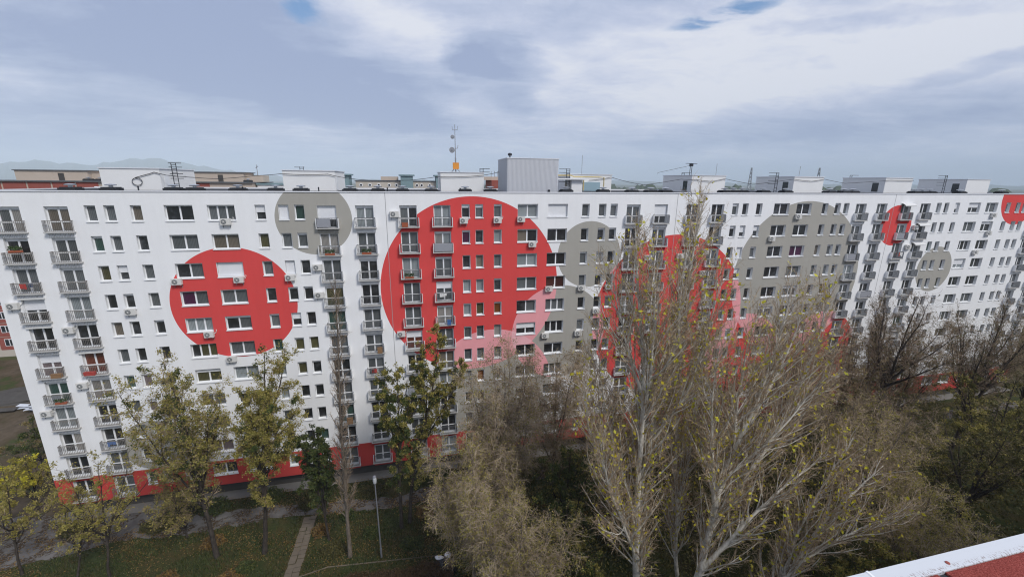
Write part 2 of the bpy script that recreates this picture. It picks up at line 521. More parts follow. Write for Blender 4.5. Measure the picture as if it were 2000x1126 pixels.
def railing_mesh(side_bars, m):
    b = MB(); y = -BD + .05; zt = 1.0; a, c = X_A + (.02 if side_bars else .06), X_B - (.02 if side_bars else .06)
    b.box(a, c, y - .025, y + .025, zt - .05, zt); b.box(a, c, y - .015, y + .015, .07, .10)
    b.box(a, c, y - .012, y + .012, zt - .17, zt - .145)
    n = 15
    for i in range(n + 1):
        xb = a + (c - a - .022) * i / n
        b.box(xb, xb + .022, y - .011, y + .011, .101, zt - .051)
    for xs in (a, c):
        sgn = 1 if xs == a else -1
        x0, x1 = (xs, xs + .05) if sgn > 0 else (xs - .05, xs)
        b.box(x0, x1, y + .026, -.01, zt - .05, zt)
        if side_bars:
            for j in range(3):
                yy = y + .06 + j * .10
                b.box(x0 + .014, x0 + .036, yy, yy + .022, .03, zt - .051)
    return b.mesh('railing', m)


RAIL = {'open': railing_mesh(True, 'railing'), 'plate': railing_mesh(False, 'rail_grey')}
sp = MB(); sp.box(0, .055, -BD + .001, -.003, .021, .93); SIDE = sp.mesh('side_plate', 'sill')
scr = MB(); scr.box(X_A + .09, X_A + .09 + 1.25, -BD + .0, -BD + .02, .12, .93); SCREEN = scr.mesh('screen', 'screen')
scr = MB(); scr.box(X_A + .09, X_B - .09, -BD + .0, -BD + .02, .12, .93); SCREENF = scr.mesh('screen', 'screen')
BH = 2.18


def door_mesh(box):
    b = MB(); y0, y1 = REC - .05, REC + .04; top = BH - box
    if box > .06:
        b.box(.002, BW - .002, y0 - .04, y1, top + .001, BH - .003)
    ring(b, .002, BW - .002, .003, top - .002, .075, y0, y1)
    b.box(BW / 2 - .07, BW / 2 + .07, y0 + .003, y1 - .003, .079, top - .08)
    for q in ((.078, BW / 2 - .072), (BW / 2 + .072, BW - .078)):
        b.box(q[0], q[1], y0 + .01, y1 - .01, .79, .88)
    return b.mesh('door_frame', 'pvc'), top


DOOR = {}
for bx in (.02, .2):
    dm, top = door_mesh(bx)
    DOOR[bx] = (dm, [flat_mesh('pane', .075, BW / 2 - .07, .078, top - .078, REC, 'p_dark'), flat_mesh('pane', BW / 2 + .07, BW - .075, .078, top - .078, REC, 'p_dark')])
BSH = {f: shutter_mesh(BW, BH, f) for f in (.5, .62, .35)}
aw = MB()
for i in range(7):
    a0, a1 = i / 7, (i + 1) / 7
    f = lambda q: (-.02 - .55 * q, BH + .04 - .24 * q * q)
    (ya, za), (yb, zb) = f(a0), f(a1)
    aw.quad((-.12, ya, za), (BW + .12, ya, za), (BW + .12, yb, zb), (-.12, yb, zb))
    aw.quad((-.12, yb, zb - .02), (BW + .12, yb, zb - .02), (BW + .12, ya, za - .02), (-.12, ya, za - .02))
    if i == 6:
        aw.quad((-.12, yb, zb - .14), (BW + .12, yb, zb - .14), (BW + .12, yb, zb), (-.12, yb, zb))
AWN = aw.mesh('awning', 'awning')
aw = MB(); aw.box(-.1, BW + .1, -.16, -.002, BH - .04, BH + .12); AWNR = aw.mesh('awning', 'awning')
BLOOK = {(0, 0): 'GI D G 5D D M E L DI D', (0, 1): 'T G G L D R I D D G', (0, 2): '6D I G V', (0, 3): 'L G D D G G G G D D G', (1, 0): 'GD G L G G R', (1, 1): 'L IL G G I G',
         (1, 2): 'G D G G', (1, 3): '6D G LG G', (2, 0): 'G G G D', (2, 1): 'D DG G G I DL', (2, 2): 'G G D L', (2, 3): 'G G G D', (3, 0): 'DG G G', (3, 1): 'D D G'}
BLOOK = {k: v.split() for k, v in BLOOK.items()}
SCREENS = {(0, 2, 0): SCREEN, (1, 1, 1): SCREENF, (2, 3, 4): SCREENF, (3, 1, 6): SCREENF, (1, 0, 7): SCREEN, (2, 2, 2): SCREEN, (3, 0, 1): SCREEN}
AWNS = {(0, 0, 4): AWNR, (0, 1, 5): AWNR, (0, 0, 3): AWNR, (3, 0, 0): AWN, (3, 1, 1): AWN, (3, 1, 2): AWN, (3, 0, 3): AWNR, (3, 2, 7): AWN}


def add_balcony(s, k, a, r):
    z0, z1 = hole_z('B', r)
    if not visible(a + 1, z0 + 1):
        return
    o = put('balcony', slabm, block, (a, 0, z0))
    opened = s == 0 and k < 2
    put('railing', RAIL['open' if opened else 'plate'], o)
    if not opened:
        put('side_plate', SIDE, o, (X_A - .02, 0, 0)); put('side_plate', SIDE, o, (X_B - .035, 0, 0))
    put('ribbed_panel', ribm, o)
    tab = BLOOK.get((s, k), [])
    code = tab[r] if r < len(tab) else rnd.choice(POOL)
    frac = 0; n = None
    if code[0].isdigit():
        n = int(code[0]); code = code[1:]; frac = {5: .5, 6: .62, 3: .35}[n]
    elif rnd.random() < .04:
        frac = .35
    dm, panes = DOOR[.2 if (frac or rnd.random() < .3) else .02]
    d = put('door_frame', dm, o)
    put('pane', panes[0], o, m=PANE[code[0]]); put('pane', panes[1], o, m=PANE[code[-1]])
    if frac:
        put('shutter', BSH[frac], o)
    if (s, k, r) in SCREENS:
        put('screen', SCREENS[(s, k, r)], o)
    if (s, k, r) in AWNS:
        put('awning', AWNS[(s, k, r)], o)


for kind, s, k, a, b_ in cols:
    for r in range(ROWS):
        if kind == 'B':
            add_balcony(s, k, a, r)
        elif not (r == 10 and k in (2, 5)):
            add_window(kind, s, k, a, r)
        else:
            add_window(kind, s, k, a, r)

# ---- rooftop rooms, ladders, vents
RB = ROOF - .10
def ladder_mesh(h, hoops):
    b = MB()
    for xx in (-.21, .21):
        b.tube([(xx, 0, 0), (xx, 0, h)], .035, 5)
    for i in range(int(h / .38)):
        b.tube([(-.21, 0, .25 + i * .38), (.21, 0, .25 + i * .38)], .025, 4)
    for z in hoops:
        b.tube([(-.21, 0, z), (-.21, -.5, z), (.30, -.62, z), (.95, -.5, z)], .03, 4)
    return b.mesh('ladder', 'dark_metal')


LADF = ladder_mesh(2.75, (1.2, 1.65, 2.3, 2.7)); LADS = ladder_mesh(2.75, (2.3, 2.7))
ROOMS = [(-2.35, 2.85, 7, 14.4, 34.27, 'r'), (14.40, 19.75, 7, 14.2, 34.28, 'r'), (31.42, 36.58, 7, 12.6, 34.30, 'l'), (47.6, 53.25, 7, 14, 34.26, 'l'),
         (65.01, 70.27, 7, 13.9, 34.33, 'l'), (81.7, 86.94, 7, 14.1, 34.33, 'l'), (98.56, 103.95, 7, 13.8, 34.36, 'l'), (115.41, 120.51, 7, 13.9, 34.28, 'l')]
for i, (xa, xb, ya, yb, zt, side) in enumerate(ROOMS):
    b = MB(); b.box(xa, xb, ya, yb, RB, zt)
    ro = P_('rooftop_room', b, 'roomwhite')
    b = MB(); b.box(xa - .08, xb + .08, ya - .08, yb + .08, zt + .001, zt + .09); P_('room_cap', b, 'coping', ro)
    b = MB()
    if side == 'l':
        b.box(xa - .025, xa - .001, ya + .9, ya + 1.85, RB + .15, RB + 1.5); P_('door', b, 'window_dark', ro)
    else:
        b.box(xb + .001, xb + .025, ya + .7, ya + 1.6, RB + .12, RB + 1.55); P_('door', b, 'pvc', ro)
for (x, y, full, rz) in [(4.45, 6.5, 1, 0), (14.7, 14.6, 0, math.pi), (36.7, 9.5, 0, 0), (46.4, 4.6, 1, math.pi), (68.5, 14.2, 0, 0), (78.7, 7.0, 1, math.pi), (100.6, 14.2, 0, 0), (110.7, 7.0, 1, math.pi)]:
    put('ladder', LADF if full else LADS, block, (x, y, RB), rotz=rz)
vb = MB(); vb.box(-.68, .68, -.55, .55, 0, .30); vb.box(-.58, .58, -.45, .45, .301, .38)
VENT = vb.mesh('roof_vent', 'bitumen')
vc = MB(); vc.lathe([(.16, .38), (.16, .50), (.42, .52), (.44, .58), (.30, .64), (.06, .67)], n=12); VCAP = vc.mesh('vent_cap', 'vent_metal')
for x in (-1.9, 1.05, 6.15, 7.85, 11.51, 14.9, 17.22, 21.87, 24.63, 27.1, 30.07, 33.72, 36.5, 45.36, 49.98, 53.59, 56.09, 58.15, 66.35, 67.6, 68.98, 72.13, 75.69, 82.7, 85.2, 86.7, 97.61, 99.2, 100.6, 106.22, 115.12):
    v = put('roof_vent', VENT, block, (x, 2.2 + rnd.uniform(-.15, .15), RB)); put('vent_cap', VCAP, v)
b = MB()
for x in (19.0, 33.1, 12.2, 25.6, 3.6):
    b.lathe([(.06, 0), (.06, .42), (.09, .43), (.02, .50)], (x, 1.5, RB), 8)
P_('vent_pipe', b, 'dark_metal')
# corrugated plant room
pr = MB(); pr.box(38.45, 44.40, 2.4, 7.6, RB, 35.82); pro = P_('plant_room', pr, 'cladding')
b = MB()
n = 40
for i in range(n):
    xx = 38.47 + i * (5.90 / n); b.box(xx, xx + .075, 2.378, 2.399, RB + .02, 35.80)
for i in range(30):
    yy = 2.45 + i * .17; b.box(38.41, 38.449, yy, yy + .075, RB + .02, 35.80)
P_('cladding_rib', b, 'cladding', pro)['kind'] = 'stuff'
b = MB(); b.box(38.40, 44.45, 2.34, 7.66, 35.821, 35.90); P_('room_cap', b, 'coping', pro)
b = MB(); b.lathe([(.07, .9), (.07, 1.25)], (39.1, 4, 35.0), 8); b.lathe([(.22, 1.18), (.25, 1.3), (.22, 1.42), (.08, 1.48)], (39.1, 4, 35.0), 10); P_('vent_cowl', b, 'dark_metal', pro)
b = MB(); b.box(43.2, 43.45, 2.28, 2.35, RB + .03, RB + .33); P_('air_inlet', b, 'dark_metal', pro)
# canopy, duct box and yellow pipes beside it
b = MB(); b.box(44.9, 48.6, 4.2, 6.4, 33.62, 33.78); P_('canopy', b, 'sill')
b = MB(); b.box(46.9, 48.3, 4.6, 6.2, RB, 33.61); P_('duct_box', b, 'roomwhite')
b = MB(); b.box(49.3, 51.6, 6.8, 6.98, RB + .1, 33.35); P_('metal_panel', b, 'teal')
b = MB()
b.tube([(44.5, 5.2, 34.12), (47.0, 5.2, 34.12), (47.4, 5.2, 33.98), (50.7, 5.2, 33.96), (51.35, 5.2, 33.93), (51.38, 5.2, RB)], .075, 8)
b.tube([(48.6, 5.0, 33.6), (48.6, 5.0, RB + .2)], .08, 8)
P_('gas_pipe', b, 'yellow_pipe')

# ---- air conditioners: casing, fan grille, brackets
acb = MB(); acb.box(-.42, .42, -.34, -.06, -.29, .29); ACB = acb.mesh('casing', 'ac_body')
acf = MB(); acf.lathe([(.215, -.362), (.235, -.341)], (-.13, 0, 0), 14, axis='y'); ACF = acf.mesh('fan_grille', 'ac_fan')
ach = MB(); ach.lathe([(.06, -.372), (.07, -.363)], (-.13, 0, 0), 8, axis='y')
for q in range(3):
    a = q * math.pi / 3
    ach.tube([(-.13 - .22 * math.cos(a), -.366, -.22 * math.sin(a)), (-.13 + .22 * math.cos(a), -.366, .22 * math.sin(a))], .008, 4)
ACH = ach.mesh('fan_guard', 'ac_body')
acr = MB()
for xx in (-.3, .3):
    acr.box(xx - .02, xx + .02, -.36, -.002, -.335, -.292); acr.box(xx - .02, xx + .02, -.03, -.002, -.60, -.336)
ACR = acr.mesh('bracket', 'steel')
acp = MB(); acp.tube([(.43, -.1, .05), (.55, -.06, .12), (.62, -.03, .30), (.60, -.01, .42)], .028, 6); ACP = acp.mesh('pipe', 'pipe_white')
ACS = [(10.94,29.47,'under the three-pane top floor window left of the small grey circle'),
(6.08,23.93,'on the upper left rim of the left red circle'),
(11.30,23.90,'under the closed white shutter inside the left red circle'),
(7.97,18.52,'under a double window near the bottom left of the left red circle'),
(9.56,15.78,'just below the bottom edge of the left red circle'),
(-6.83,22.27,'upper one between the outermost balcony column and the wall corner'),
(-3.26,19.76,'upper one between the two balcony columns nearest the wall corner'),
(1.85,21.22,'under a half shuttered small window beside the left red circle'),
(-3.31,14.21,'lower one between the two balcony columns nearest the wall corner'),
(-6.66,11.65,'lower one between the outermost balcony column and the wall corner'),
(18.49,24.85,'beside a balcony directly below the small grey circle'),
(15.85,23.91,'on the right rim of the left red circle'),
(18.41,21.99,'beside the balcony right above the slim bare tree'),
(26.21,30.05,'beside the top balcony next to the wall joint'),
(33.23,29.31,'under the first small window inside the top of the big red circle'),
(36.85,29.32,'under the third small window inside the top of the big red circle'),
(39.45,29.40,'under the top double window on the rim of the big red circle'),
(40.77,26.64,'under the second row double window inside the big red circle'),
(42.84,21.46,'on pink paint under the window with dark red blinds'),
(46.85,21.38,'on the white gap below the grey circle beside the big red'),
(50.28,21.35,'under the small window on the left rim of the central red circle'),
(48.83,18.45,'on the pink crescent at the left of the central red circle'),
(42.57,15.80,'on grey paint where the two pink overlaps meet'),
(46.68,15.82,'on grey paint just left of the pink crescent'),
(26.22,17.21,'at the lower left rim of the big red circle'),
(55.12,24.70,'beside the second balcony column inside the central red circle'),
(59.45,24.76,'beside the third balcony column inside the central red circle'),
(62.87,25.23,'upper of two beside the last balcony column of the central red circle'),
(62.88,22.52,'lower of two beside the last balcony column of the central red circle'),
(75.87,29.34,'at the very top of the large grey circle'),
(72.36,26.60,'at the upper left inside the large grey circle'),
(110.30,29.24,'topmost of three beside the red corner circle'),
(110.30,26.64,'middle of three beside the red corner circle'),
(108.69,23.88,'lowest of three beside the red corner circle'),
(95.9,27.67,'upper of two beside the awnings right of the small red circle'),
(95.4,24.97,'lower of two beside the awnings right of the small red circle')]
for i, (x, z, t) in enumerate(ACS):
    o = thing('air_conditioner', 'white air conditioner ' + t, 'air conditioner', (x, 0, z), group='air conditioners on the painted facade')
    put('casing', ACB, o); put('fan_grille', ACF, o); put('fan_guard', ACH, o); put('bracket', ACR, o)
    if i % 3 != 1:
        put('pipe', ACP, o)

# ---- things on balconies
fb = MB(); fb.box(-.45, .45, -.12, .12, 0, .18); FB = fb.mesh('planter', 'terracotta')
def tuft(n, w, d, h, seed):
    q = random.Random(seed); b = MB()
    for _ in range(n):
        x, y = q.uniform(-w, w), q.uniform(-d, d); a = q.uniform(0, 6.28); s = q.uniform(.05, .10); z = q.uniform(0, h)
        c, e = math.cos(a) * s, math.sin(a) * s
        b.poly([(x - c, y - e, z), (x + c, y + e, z + .02), (x + e * .4, y - c * .4, z + s * 1.6)])
    return b.mesh('foliage', 'plant')
FOL = tuft(90, .45, .14, .32, 3)
for x, z, l in [(-5.45, 28.74 - 2.7 + 1.0, 'planter with dark leafy plants hung along the rail of the outermost second floor balcony'),
                (19.8, 28.74 - 2.7 + .03, 'planter of green plants on the balcony at the foot of the small grey circle'),
                (23.3, 28.74 - 2.7 + .03, 'planter on the white balcony beside the wall joint one floor below the top'),
                (-5.2, 28.74 - 6 * 2.7 + .03, 'planter of tall greenery on a lower balcony beside the wall corner'),
                (27.4, 28.74 - 2 * 2.7 + .03, 'planter on the balcony near the left rim of the big red circle')]:
    o = thing('flower_box', l, 'planter', (x, -.30, z), group='planters on the balconies')
    put('planter', FB, o); f = put('foliage', FOL, o, (0, 0, .17)); f['kind'] = 'stuff'

mat('cloth_blue', (.10, .16, .32), .9); mat('cloth_white', (.72, .72, .70), .9); mat('cloth_red', (.40, .06, .05), .9); mat('wood', (.26, .15, .075), .8, noise=(5, .2)); mat('crate_blue', (.05, .13, .34), .6)
def floor_z(r):
    return TOP - r * H - 2.27 + .02
rackm = MB()
for xx in (-.45, .45):
    rackm.tube([(xx, -.12, 0), (xx, .1, .9)], .014, 4); rackm.tube([(xx, .12, 0), (xx, -.1, .9)], .014, 4)
for yy in (-.1, 0, .1):
    rackm.tube([(-.45, yy, .9), (.45, yy, .9)], .01, 4)
RACK = rackm.mesh('frame', 'steel')
def cloths(ms, seed):
    q = random.Random(seed); out = []
    x = -.42
    while x < .3:
        w = q.uniform(.16, .30); b = MB(); y = q.choice((-.1, .1)); h = q.uniform(.25, .6)
        b.box(x, x + w, y - .012, y + .012, .91 - h, .915); out.append((b, ms[q.randrange(len(ms))])); x += w + .03
    return out
for i, (x, r, ms, l) in enumerate([(-4.9 - .5, 6, ('cloth_blue', 'steel'), 'drying rack with blue washing on a lower balcony beside the wall corner'), (-2.0, 8, ('cloth_white', 'cloth_blue'), 'drying rack with pale washing on a low balcony left of the olive tree'),
        (23.3, 6, ('cloth_red', 'cloth_white'), 'drying rack with red washing on the balcony right of the slim bare tree'), (-5.4, 2, ('cloth_blue', 'cloth_red'), 'drying rack of dark clothes on the outermost balcony two floors below the plants'),
        (30.9, 3, ('cloth_white', 'cloth_white'), 'drying rack of pale sheets on a balcony inside the big red circle'), (94.0, 2, ('cloth_red', 'cloth_white'), 'drying rack on the balcony at the foot of the small red circle')]):
    o = thing('drying_rack', l, 'drying rack', (x, -.25, floor_z(r)), group='drying racks on the balconies')
    put('frame', RACK, o)
    for b, m_ in cloths(ms, i + 3):
        P_('garment', b, m_, o)
for x, r, m_, w, h, l in [(23.9, 5, 'wood', .5, .6, 'small wooden cupboard on the white balcony two floors above the red washing'), (-2.4, 5, 'cloth_red', .9, .3, 'red chest on the balcony below the grey rolled awning'), (27.2, 0, 'terracotta', .6, .4, 'clay coloured box on the top balcony beside the wall joint'),
        (31.4, 4, 'crate_blue', .4, .5, 'blue crate on a balcony low inside the big red circle'), (20.2, 8, 'wood', .6, .7, 'wooden box on the balcony behind the slim bare tree trunk'), (-5.0, 5, 'wood', .8, .35, 'low wooden chest on the balcony under a grey awning beside the corner')]:
    o = thing('storage_box', l, 'storage box', (x, -.28, floor_z(r)), group='storage boxes on the balconies')
    b = MB(); b.box(-w / 2, w / 2, -.14, .14, 0, h); P_('case', b, m_, o)
    b = MB(); b.box(-w / 2 - .02, w / 2 + .02, -.16, .16, h + .001, h + .04); P_('lid', b, m_, o)

# ---- antenna mast on the middle rooftop room
mx, my, mz = 33.42, 9.0, 34.40
o = thing('antenna_mast', 'tall thin antenna mast with two dishes and an orange box on the rooftop room', 'antenna', (mx, my, mz))
b = MB(); b.tube([(0, 0, 0), (0, 0, 1.7)], .085, 8); b.tube([(0, 0, 1.7), (0, 0, 5.5)], .055, 8, r1=.03); P_('pole', b, 'steel', o)
b = MB()
for k in range(4):
    a = k * math.pi / 2 + .6
    b.tube([(0, 0, .55), (.75 * math.cos(a), .75 * math.sin(a), .0)], .03, 5)
P_('brace', b, 'steel', o)
b = MB(); b.box(-.36, .36, -.42, -.1, .35, 1.10); P_('cabinet', b, 'orange', o)
def dish(r):
    b = MB(); b.lathe([(r, -.16), (r * .75, -.06), (r * .4, 0), (.05, .03)], n=14, axis='y'); b.lathe([(.06, -.25), (.07, -.1)], n=8, axis='y'); return b.mesh('dish', 'steel')
put('dish', dish(.34), o, (-.42, -.1, 2.55)); put('dish', dish(.24), o, (-.33, -.1, 4.05))
b = MB(); b.tube([(0, 0, 2.75), (.28, 0, 2.8), (.34, 0, 3.15)], .045, 6); P_('side_antenna', b, 'steel', o)
b = MB(); b.tube([(-.32, 0, 5.25), (-.3, 0, 4.85), (.3, 0, 4.9), (.36, 0, 5.3)], .035, 5); P_('crossbar', b, 'steel', o)
o = thing('tv_antenna', 'flat topped twin pole antenna on the rooftop room behind the tallest tree', 'antenna', (66.45, 9.5, 34.42))
b = MB(); b.tube([(-.13, 0, 0), (-.13, 0, 1.55)], .04, 6); b.tube([(.13, 0, 0), (.13, 0, 1.55)], .04, 6); P_('pole', b, 'dark_metal', o)
b = MB(); b.box(-.8, .8, -.2, .2, 1.551, 1.60); b.box(-.22, .22, -.15, .15, 1.2, 1.549); P_('crossbar', b, 'dark_metal', o)
# aerials: thin whips on the rooms
for x, y, z, h, l in [(70.2, 9, 34.42, 1.6, 'thin whip aerial on the rooftop room right of the flat topped antenna'), (49.9, 9, 34.35, 2.4, 'thin whip aerial above the yellow pipes'), (84.5, 9, 34.42, 1.5, 'thin whip aerial on the rooftop room above the large grey circle')]:
    b = MB(); b.tube([(0, 0, 0), (0, 0, h)], .028, 5); tag(put('aerial', b.mesh('aerial', 'steel'), None, (x, y, z)), l, 'aerial', 'whip aerials on the roof')


def sag(pts, n=6, d=.05):
    out = []
    for (x0, z0), (x1, z1) in zip(pts, pts[1:]):
        for i in range(n):
            t = i / n; out.append((x0 + (x1 - x0) * t, z0 + (z1 - z0) * t - d * math.sin(math.pi * t)))
    return out + [pts[-1]]


def cable(pts, y, l, r=.035):
    b = MB(); b.tube([(x, y, z) for x, z in pts], r, 5); tag(put('cable', b.mesh('cable', 'cable'), None), l, 'cable', 'cables slung along the roof')


coil = [(.78 + .44 * math.cos(a), 32.99 + .37 * math.sin(a)) for a in [1.9 + i * .35 for i in range(37)]]
cable(coil + [(.72, 33.40)] + sag([(1.67, 33.69), (2.43, 33.95), (3.47, 33.66), (5.07, 33.53), (5.9, 33.46)], 3, .02), 6.9, 'grey cable with a large loop coiled on the white rooftop room nearest the corner')
cable(sag([(5.9, 33.46), (8.35, 33.35), (11.82, 33.71), (14.46, 33.95), (16.92, 33.87), (19.03, 33.96), (20.72, 33.59), (23.32, 33.33), (27.85, 33.38), (31.09, 33.81), (33.79, 33.84), (36.56, 34.05), (38.4, 34.43)], 4, .03), 6.88, 'long cable running from the rooftop ladder to the corrugated plant room', .03)
cable(sag([(50.07, 33.58), (51.46, 33.72), (53.08, 33.99), (55.8, 33.37), (58.04, 33.07), (63.28, 33.84), (65.78, 33.79), (68.04, 33.61), (70.01, 33.97), (74.69, 33.25), (81.48, 34.01), (84.68, 33.76), (86.89, 34.07), (90.77, 33.51), (99.42, 34.04), (103.92, 34.0)], 4, .03), 6.88, 'long cable running from the yellow pipes across the far rooftop rooms', .03)
cable([(61.2, 34.45), (61.3, 34.7), (65.7, 35.6), (66.4, 35.85)], 9.45, 'thin stay cable rising to the flat topped antenna', .02)

# ================================================================ ground
def sheet(name, pts, z, m, kind='structure'):
    b = MB(); b.poly([(x, y, z) for x, y in pts]); o = put(name, b.mesh(name, m))
    if kind:
        o['kind'] = kind
    return o


def f_ground(t, b):
    P = t.new('ShaderNodeNewGeometry').outputs['Position']
    n1 = t.noise(P, .35, 6, .65); n2 = t.noise(P, 3.5, 5, .7); n3 = t.noise(P, 14, 3, .7)
    g = t.ramp(n2, [(.3, (.014, .020, .007)), (.5, (.030, .040, .012)), (.7, (.055, .065, .022))])
    lit = t.ramp(n3, [(.3, (.03, .018, .009)), (.55, (.08, .048, .020)), (.75, (.18, .11, .04))])
    c = t.mix(t.math('MULTIPLY', t.smooth(n1, .38, .66), t.smooth(n3, .42, .60)), g, lit)
    t.put(b.inputs['Base Color'], c)
mat('lawn', rough=.95, spec=.1, fn=f_ground)


def f_mud(t, b):
    P = t.new('ShaderNodeNewGeometry').outputs['Position']
    n1 = t.noise(P, .16, 6, .65); n2 = t.noise(P, 1.5, 5, .7)
    c = t.ramp(n1, [(.38, (.045, .062, .018)), (.46, (.075, .058, .035)), (.6, (.11, .085, .06)), (.7, (.07, .055, .038))])
    t.put(b.inputs['Base Color'], t.vmath('SCALE', c, t.math('ADD', t.math('MULTIPLY', n2, .9), .5)))
mat('mud', rough=.95, spec=.1, fn=f_mud)


def f_path(t, b):
    P = t.new('ShaderNodeNewGeometry').outputs['Position']
    n1 = t.noise(P, .5, 6, .6); n2 = t.noise(P, 5, 5, .7); n3 = t.noise(P, .8, 4, .6)
    c = t.ramp(n1, [(.3, (.065, .062, .060)), (.6, (.15, .143, .136))])
    leaf = t.ramp(n2, [(.4, (.022, .016, .010)), (.7, (.08, .05, .022))])
    m = t.math('MULTIPLY', t.smooth(n2, .42, .52), t.smooth(n3, .44, .54))
    t.put(b.inputs['Base Color'], t.mix(m, c, leaf))
mat('path', rough=.9, spec=.15, fn=f_path)


def f_field(t, b):
    P = t.new('ShaderNodeNewGeometry').outputs['Position']
    n1 = t.noise(P, .004, 6, .6); n2 = t.noise(P, .05, 5, .6)
    c = t.ramp(n1, [(.35, (.035, .05, .018)), (.5, (.07, .075, .03)), (.65, (.10, .085, .05))])
    t.put(b.inputs['Base Color'], t.vmath('SCALE', c, t.math('ADD', t.math('MULTIPLY', n2, .8), .6)))
mat('field', rough=.95, spec=.1, fn=f_field)
mat('hill', (.05, .07, .035), .95, noise=(.004, .4))

bg_ = MB()
S_ = 16000
bg_.quad((-S_, -2000, -.03), (S_, -2000, -.03), (S_, S_, -.03), (-S_, S_, -.03))
struct('ground', bg_.mesh('ground', 'field'))
sheet('lawn', [(-30, -42), (130, -42), (130, 2), (-30, 2)], 0.0, 'lawn')
sheet('waste_ground', [(-75, -1), (-8.2, -1), (-8.2, 48), (-75, 48)], .004, 'mud')
# asphalt path along the block and the wide court by the corner
path_pts_a = [(-16, -9.5), (-9, -6.2), (0, -4.6), (4.6, -5.1), (13.1, -4.7), (24.7, -5.8), (33, -5.0), (60, -5.2), (125, -5.2), (125, -3.6), (60, -3.4), (33, -3.2), (29, -3.3), (24.6, -4.3), (12.5, -2.7), (5, -2.6), (3, -.4), (-4, -.3), (-13.8, 1.3), (-20, 1.5)]
def rough(pts, amp, step=.6):
    q = random.Random(3); out = []
    for (x0, y0), (x1, y1) in zip(pts, pts[1:] + pts[:1]):
        n_ = max(1, int(math.hypot(x1 - x0, y1 - y0) / step))
        for i in range(n_):
            t = i / n_; out.append((x0 + (x1 - x0) * t + q.uniform(-amp, amp), y0 + (y1 - y0) * t + q.uniform(-amp, amp)))
    return out
sheet('path', rough(path_pts_a, .22), .008, 'path')
sheet('paving', [(X0 - .4, -.85), (X1 + .4, -.85), (X1 + .4, .7), (X0 - .4, .7)], .012, 'concrete')
# stone flags of the little cross path
st = thing('garden_path', 'narrow straight path of worn stone slabs crossing the lawn to the asphalt path', 'path')
for i in range(17):
    for j in range(2):
        f = i / 17; xx = 16.1 + .12 * f - .4 + j * .62 + rnd.uniform(-.03, .03); yy = -13.2 + i * .47 + rnd.uniform(-.03, .03)
        b = MB(); b.box(0, .58, 0, .42, 0, .05 + rnd.uniform(0, .02)); put('slab', b.mesh('slab', 'rock'), st, (xx, yy, .0), rotz=rnd.uniform(-.06, .06))
# low kerb of the flower bed
b = MB(); b.tube([(14, -13.0, .02), (19.2, -11.85, .02), (24, -12.3, .02), (29.0, -12.75, .02)], .05, 6); tag(put('bed_edging', b.mesh('bed_edging', 'rock'), None), 'thin pale edging strip between the lawn and the brown hedge', 'edging')

# ---- lamp post
o = thing('street_lamp', 'grey street lamp with a white head on the lawn in front of the red plinth', 'street lamp', (23.8, -11.8, 0))
b = MB(); b.tube([(0, 0, 0), (0, 0, 1.0)], .085, 10); b.tube([(0, 0, 1.0), (-.05, 0, 7.9)], .065, 10, r1=.045); P_('pole', b, 'lamp_post', o)
b = MB(); b.lathe([(.05, 0), (.13, .06), (.17, .30), (.15, .55), (.07, .66)], (-.05, 0, 7.85), 12); P_('lamp_head', b, 'lamp_glass', o)
b = MB(); b.lathe([(.16, 0), (.13, .09), (.03, .14)], (-.05, 0, 8.512), 12); P_('lamp_cap', b, 'lamp_post', o)
# ---- dark covered heap with white bags by the hedge
o = thing('covered_heap', 'black covered heap with white bags at the end of the brown hedge', 'heap', (29.3, -14.3, 0))
def lump(r, h, seed, m, name, sq=1.0):
    q = random.Random(seed); b = MB(); n = 14; K = 6; base = 0
    for i in range(K):
        f = i / (K - 1)
        for k in range(n):
            a = 2 * math.pi * k / n; rr = r * math.sqrt(max(0, 1 - f ** 2.2)) * q.uniform(.82, 1.12) + .01
            b.v.append((rr * math.cos(a) * sq, rr * math.sin(a), h * f * q.uniform(.94, 1.04)))
    for i in range(K - 1):
        for k in range(n):
            b.f.append((i * n + k, i * n + (k + 1) % n, (i + 1) * n + (k + 1) % n, (i + 1) * n + k)); b.m.append(0)
    b.f.append(tuple((K - 1) * n + k for k in range(n))); b.m.append(0)
    return b.mesh(name, m)
put('cover', lump(.85, 1.15, 4, 'tarp_black', 'cover', 1.3), o)
put('bag', lump(.28, .4, 5, 'bag_white', 'bag'), o, (.35, .5, .85)); put('bag', lump(.2, .2, 6, 'bag_white', 'bag', 2.2), o, (-.35, .35, .95), rotz=-.4)

# ---- entrance porch of dark slabs by the plinth
o = thing('entrance_porch', 'small dark flat roofed porch against the red plinth behind the tan trees', 'porch', (34.3, 0, 0))
b = MB(); b.box(-1.5, 1.5, -2.0, -.01, 2.62, 2.82); P_('roof', b, 'bitumen', o)
b = MB(); b.box(-1.45, -1.25, -1.9, -.02, 0, 2.61); P_('side_wall', b, 'basement', o)
b = MB(); b.box(1.25, 1.45, -1.9, -.02, 0, 2.61); P_('side_wall', b, 'basement', o)
b = MB(); b.box(-.5, .5, -.06, -.02, .1, 2.2); d_ = P_('door', b, 'ac_body', o)
b = MB(); b.box(-.38, .38, -.075, -.061, 1.1, 2.05); P_('pane', b, 'window_dark', d_)

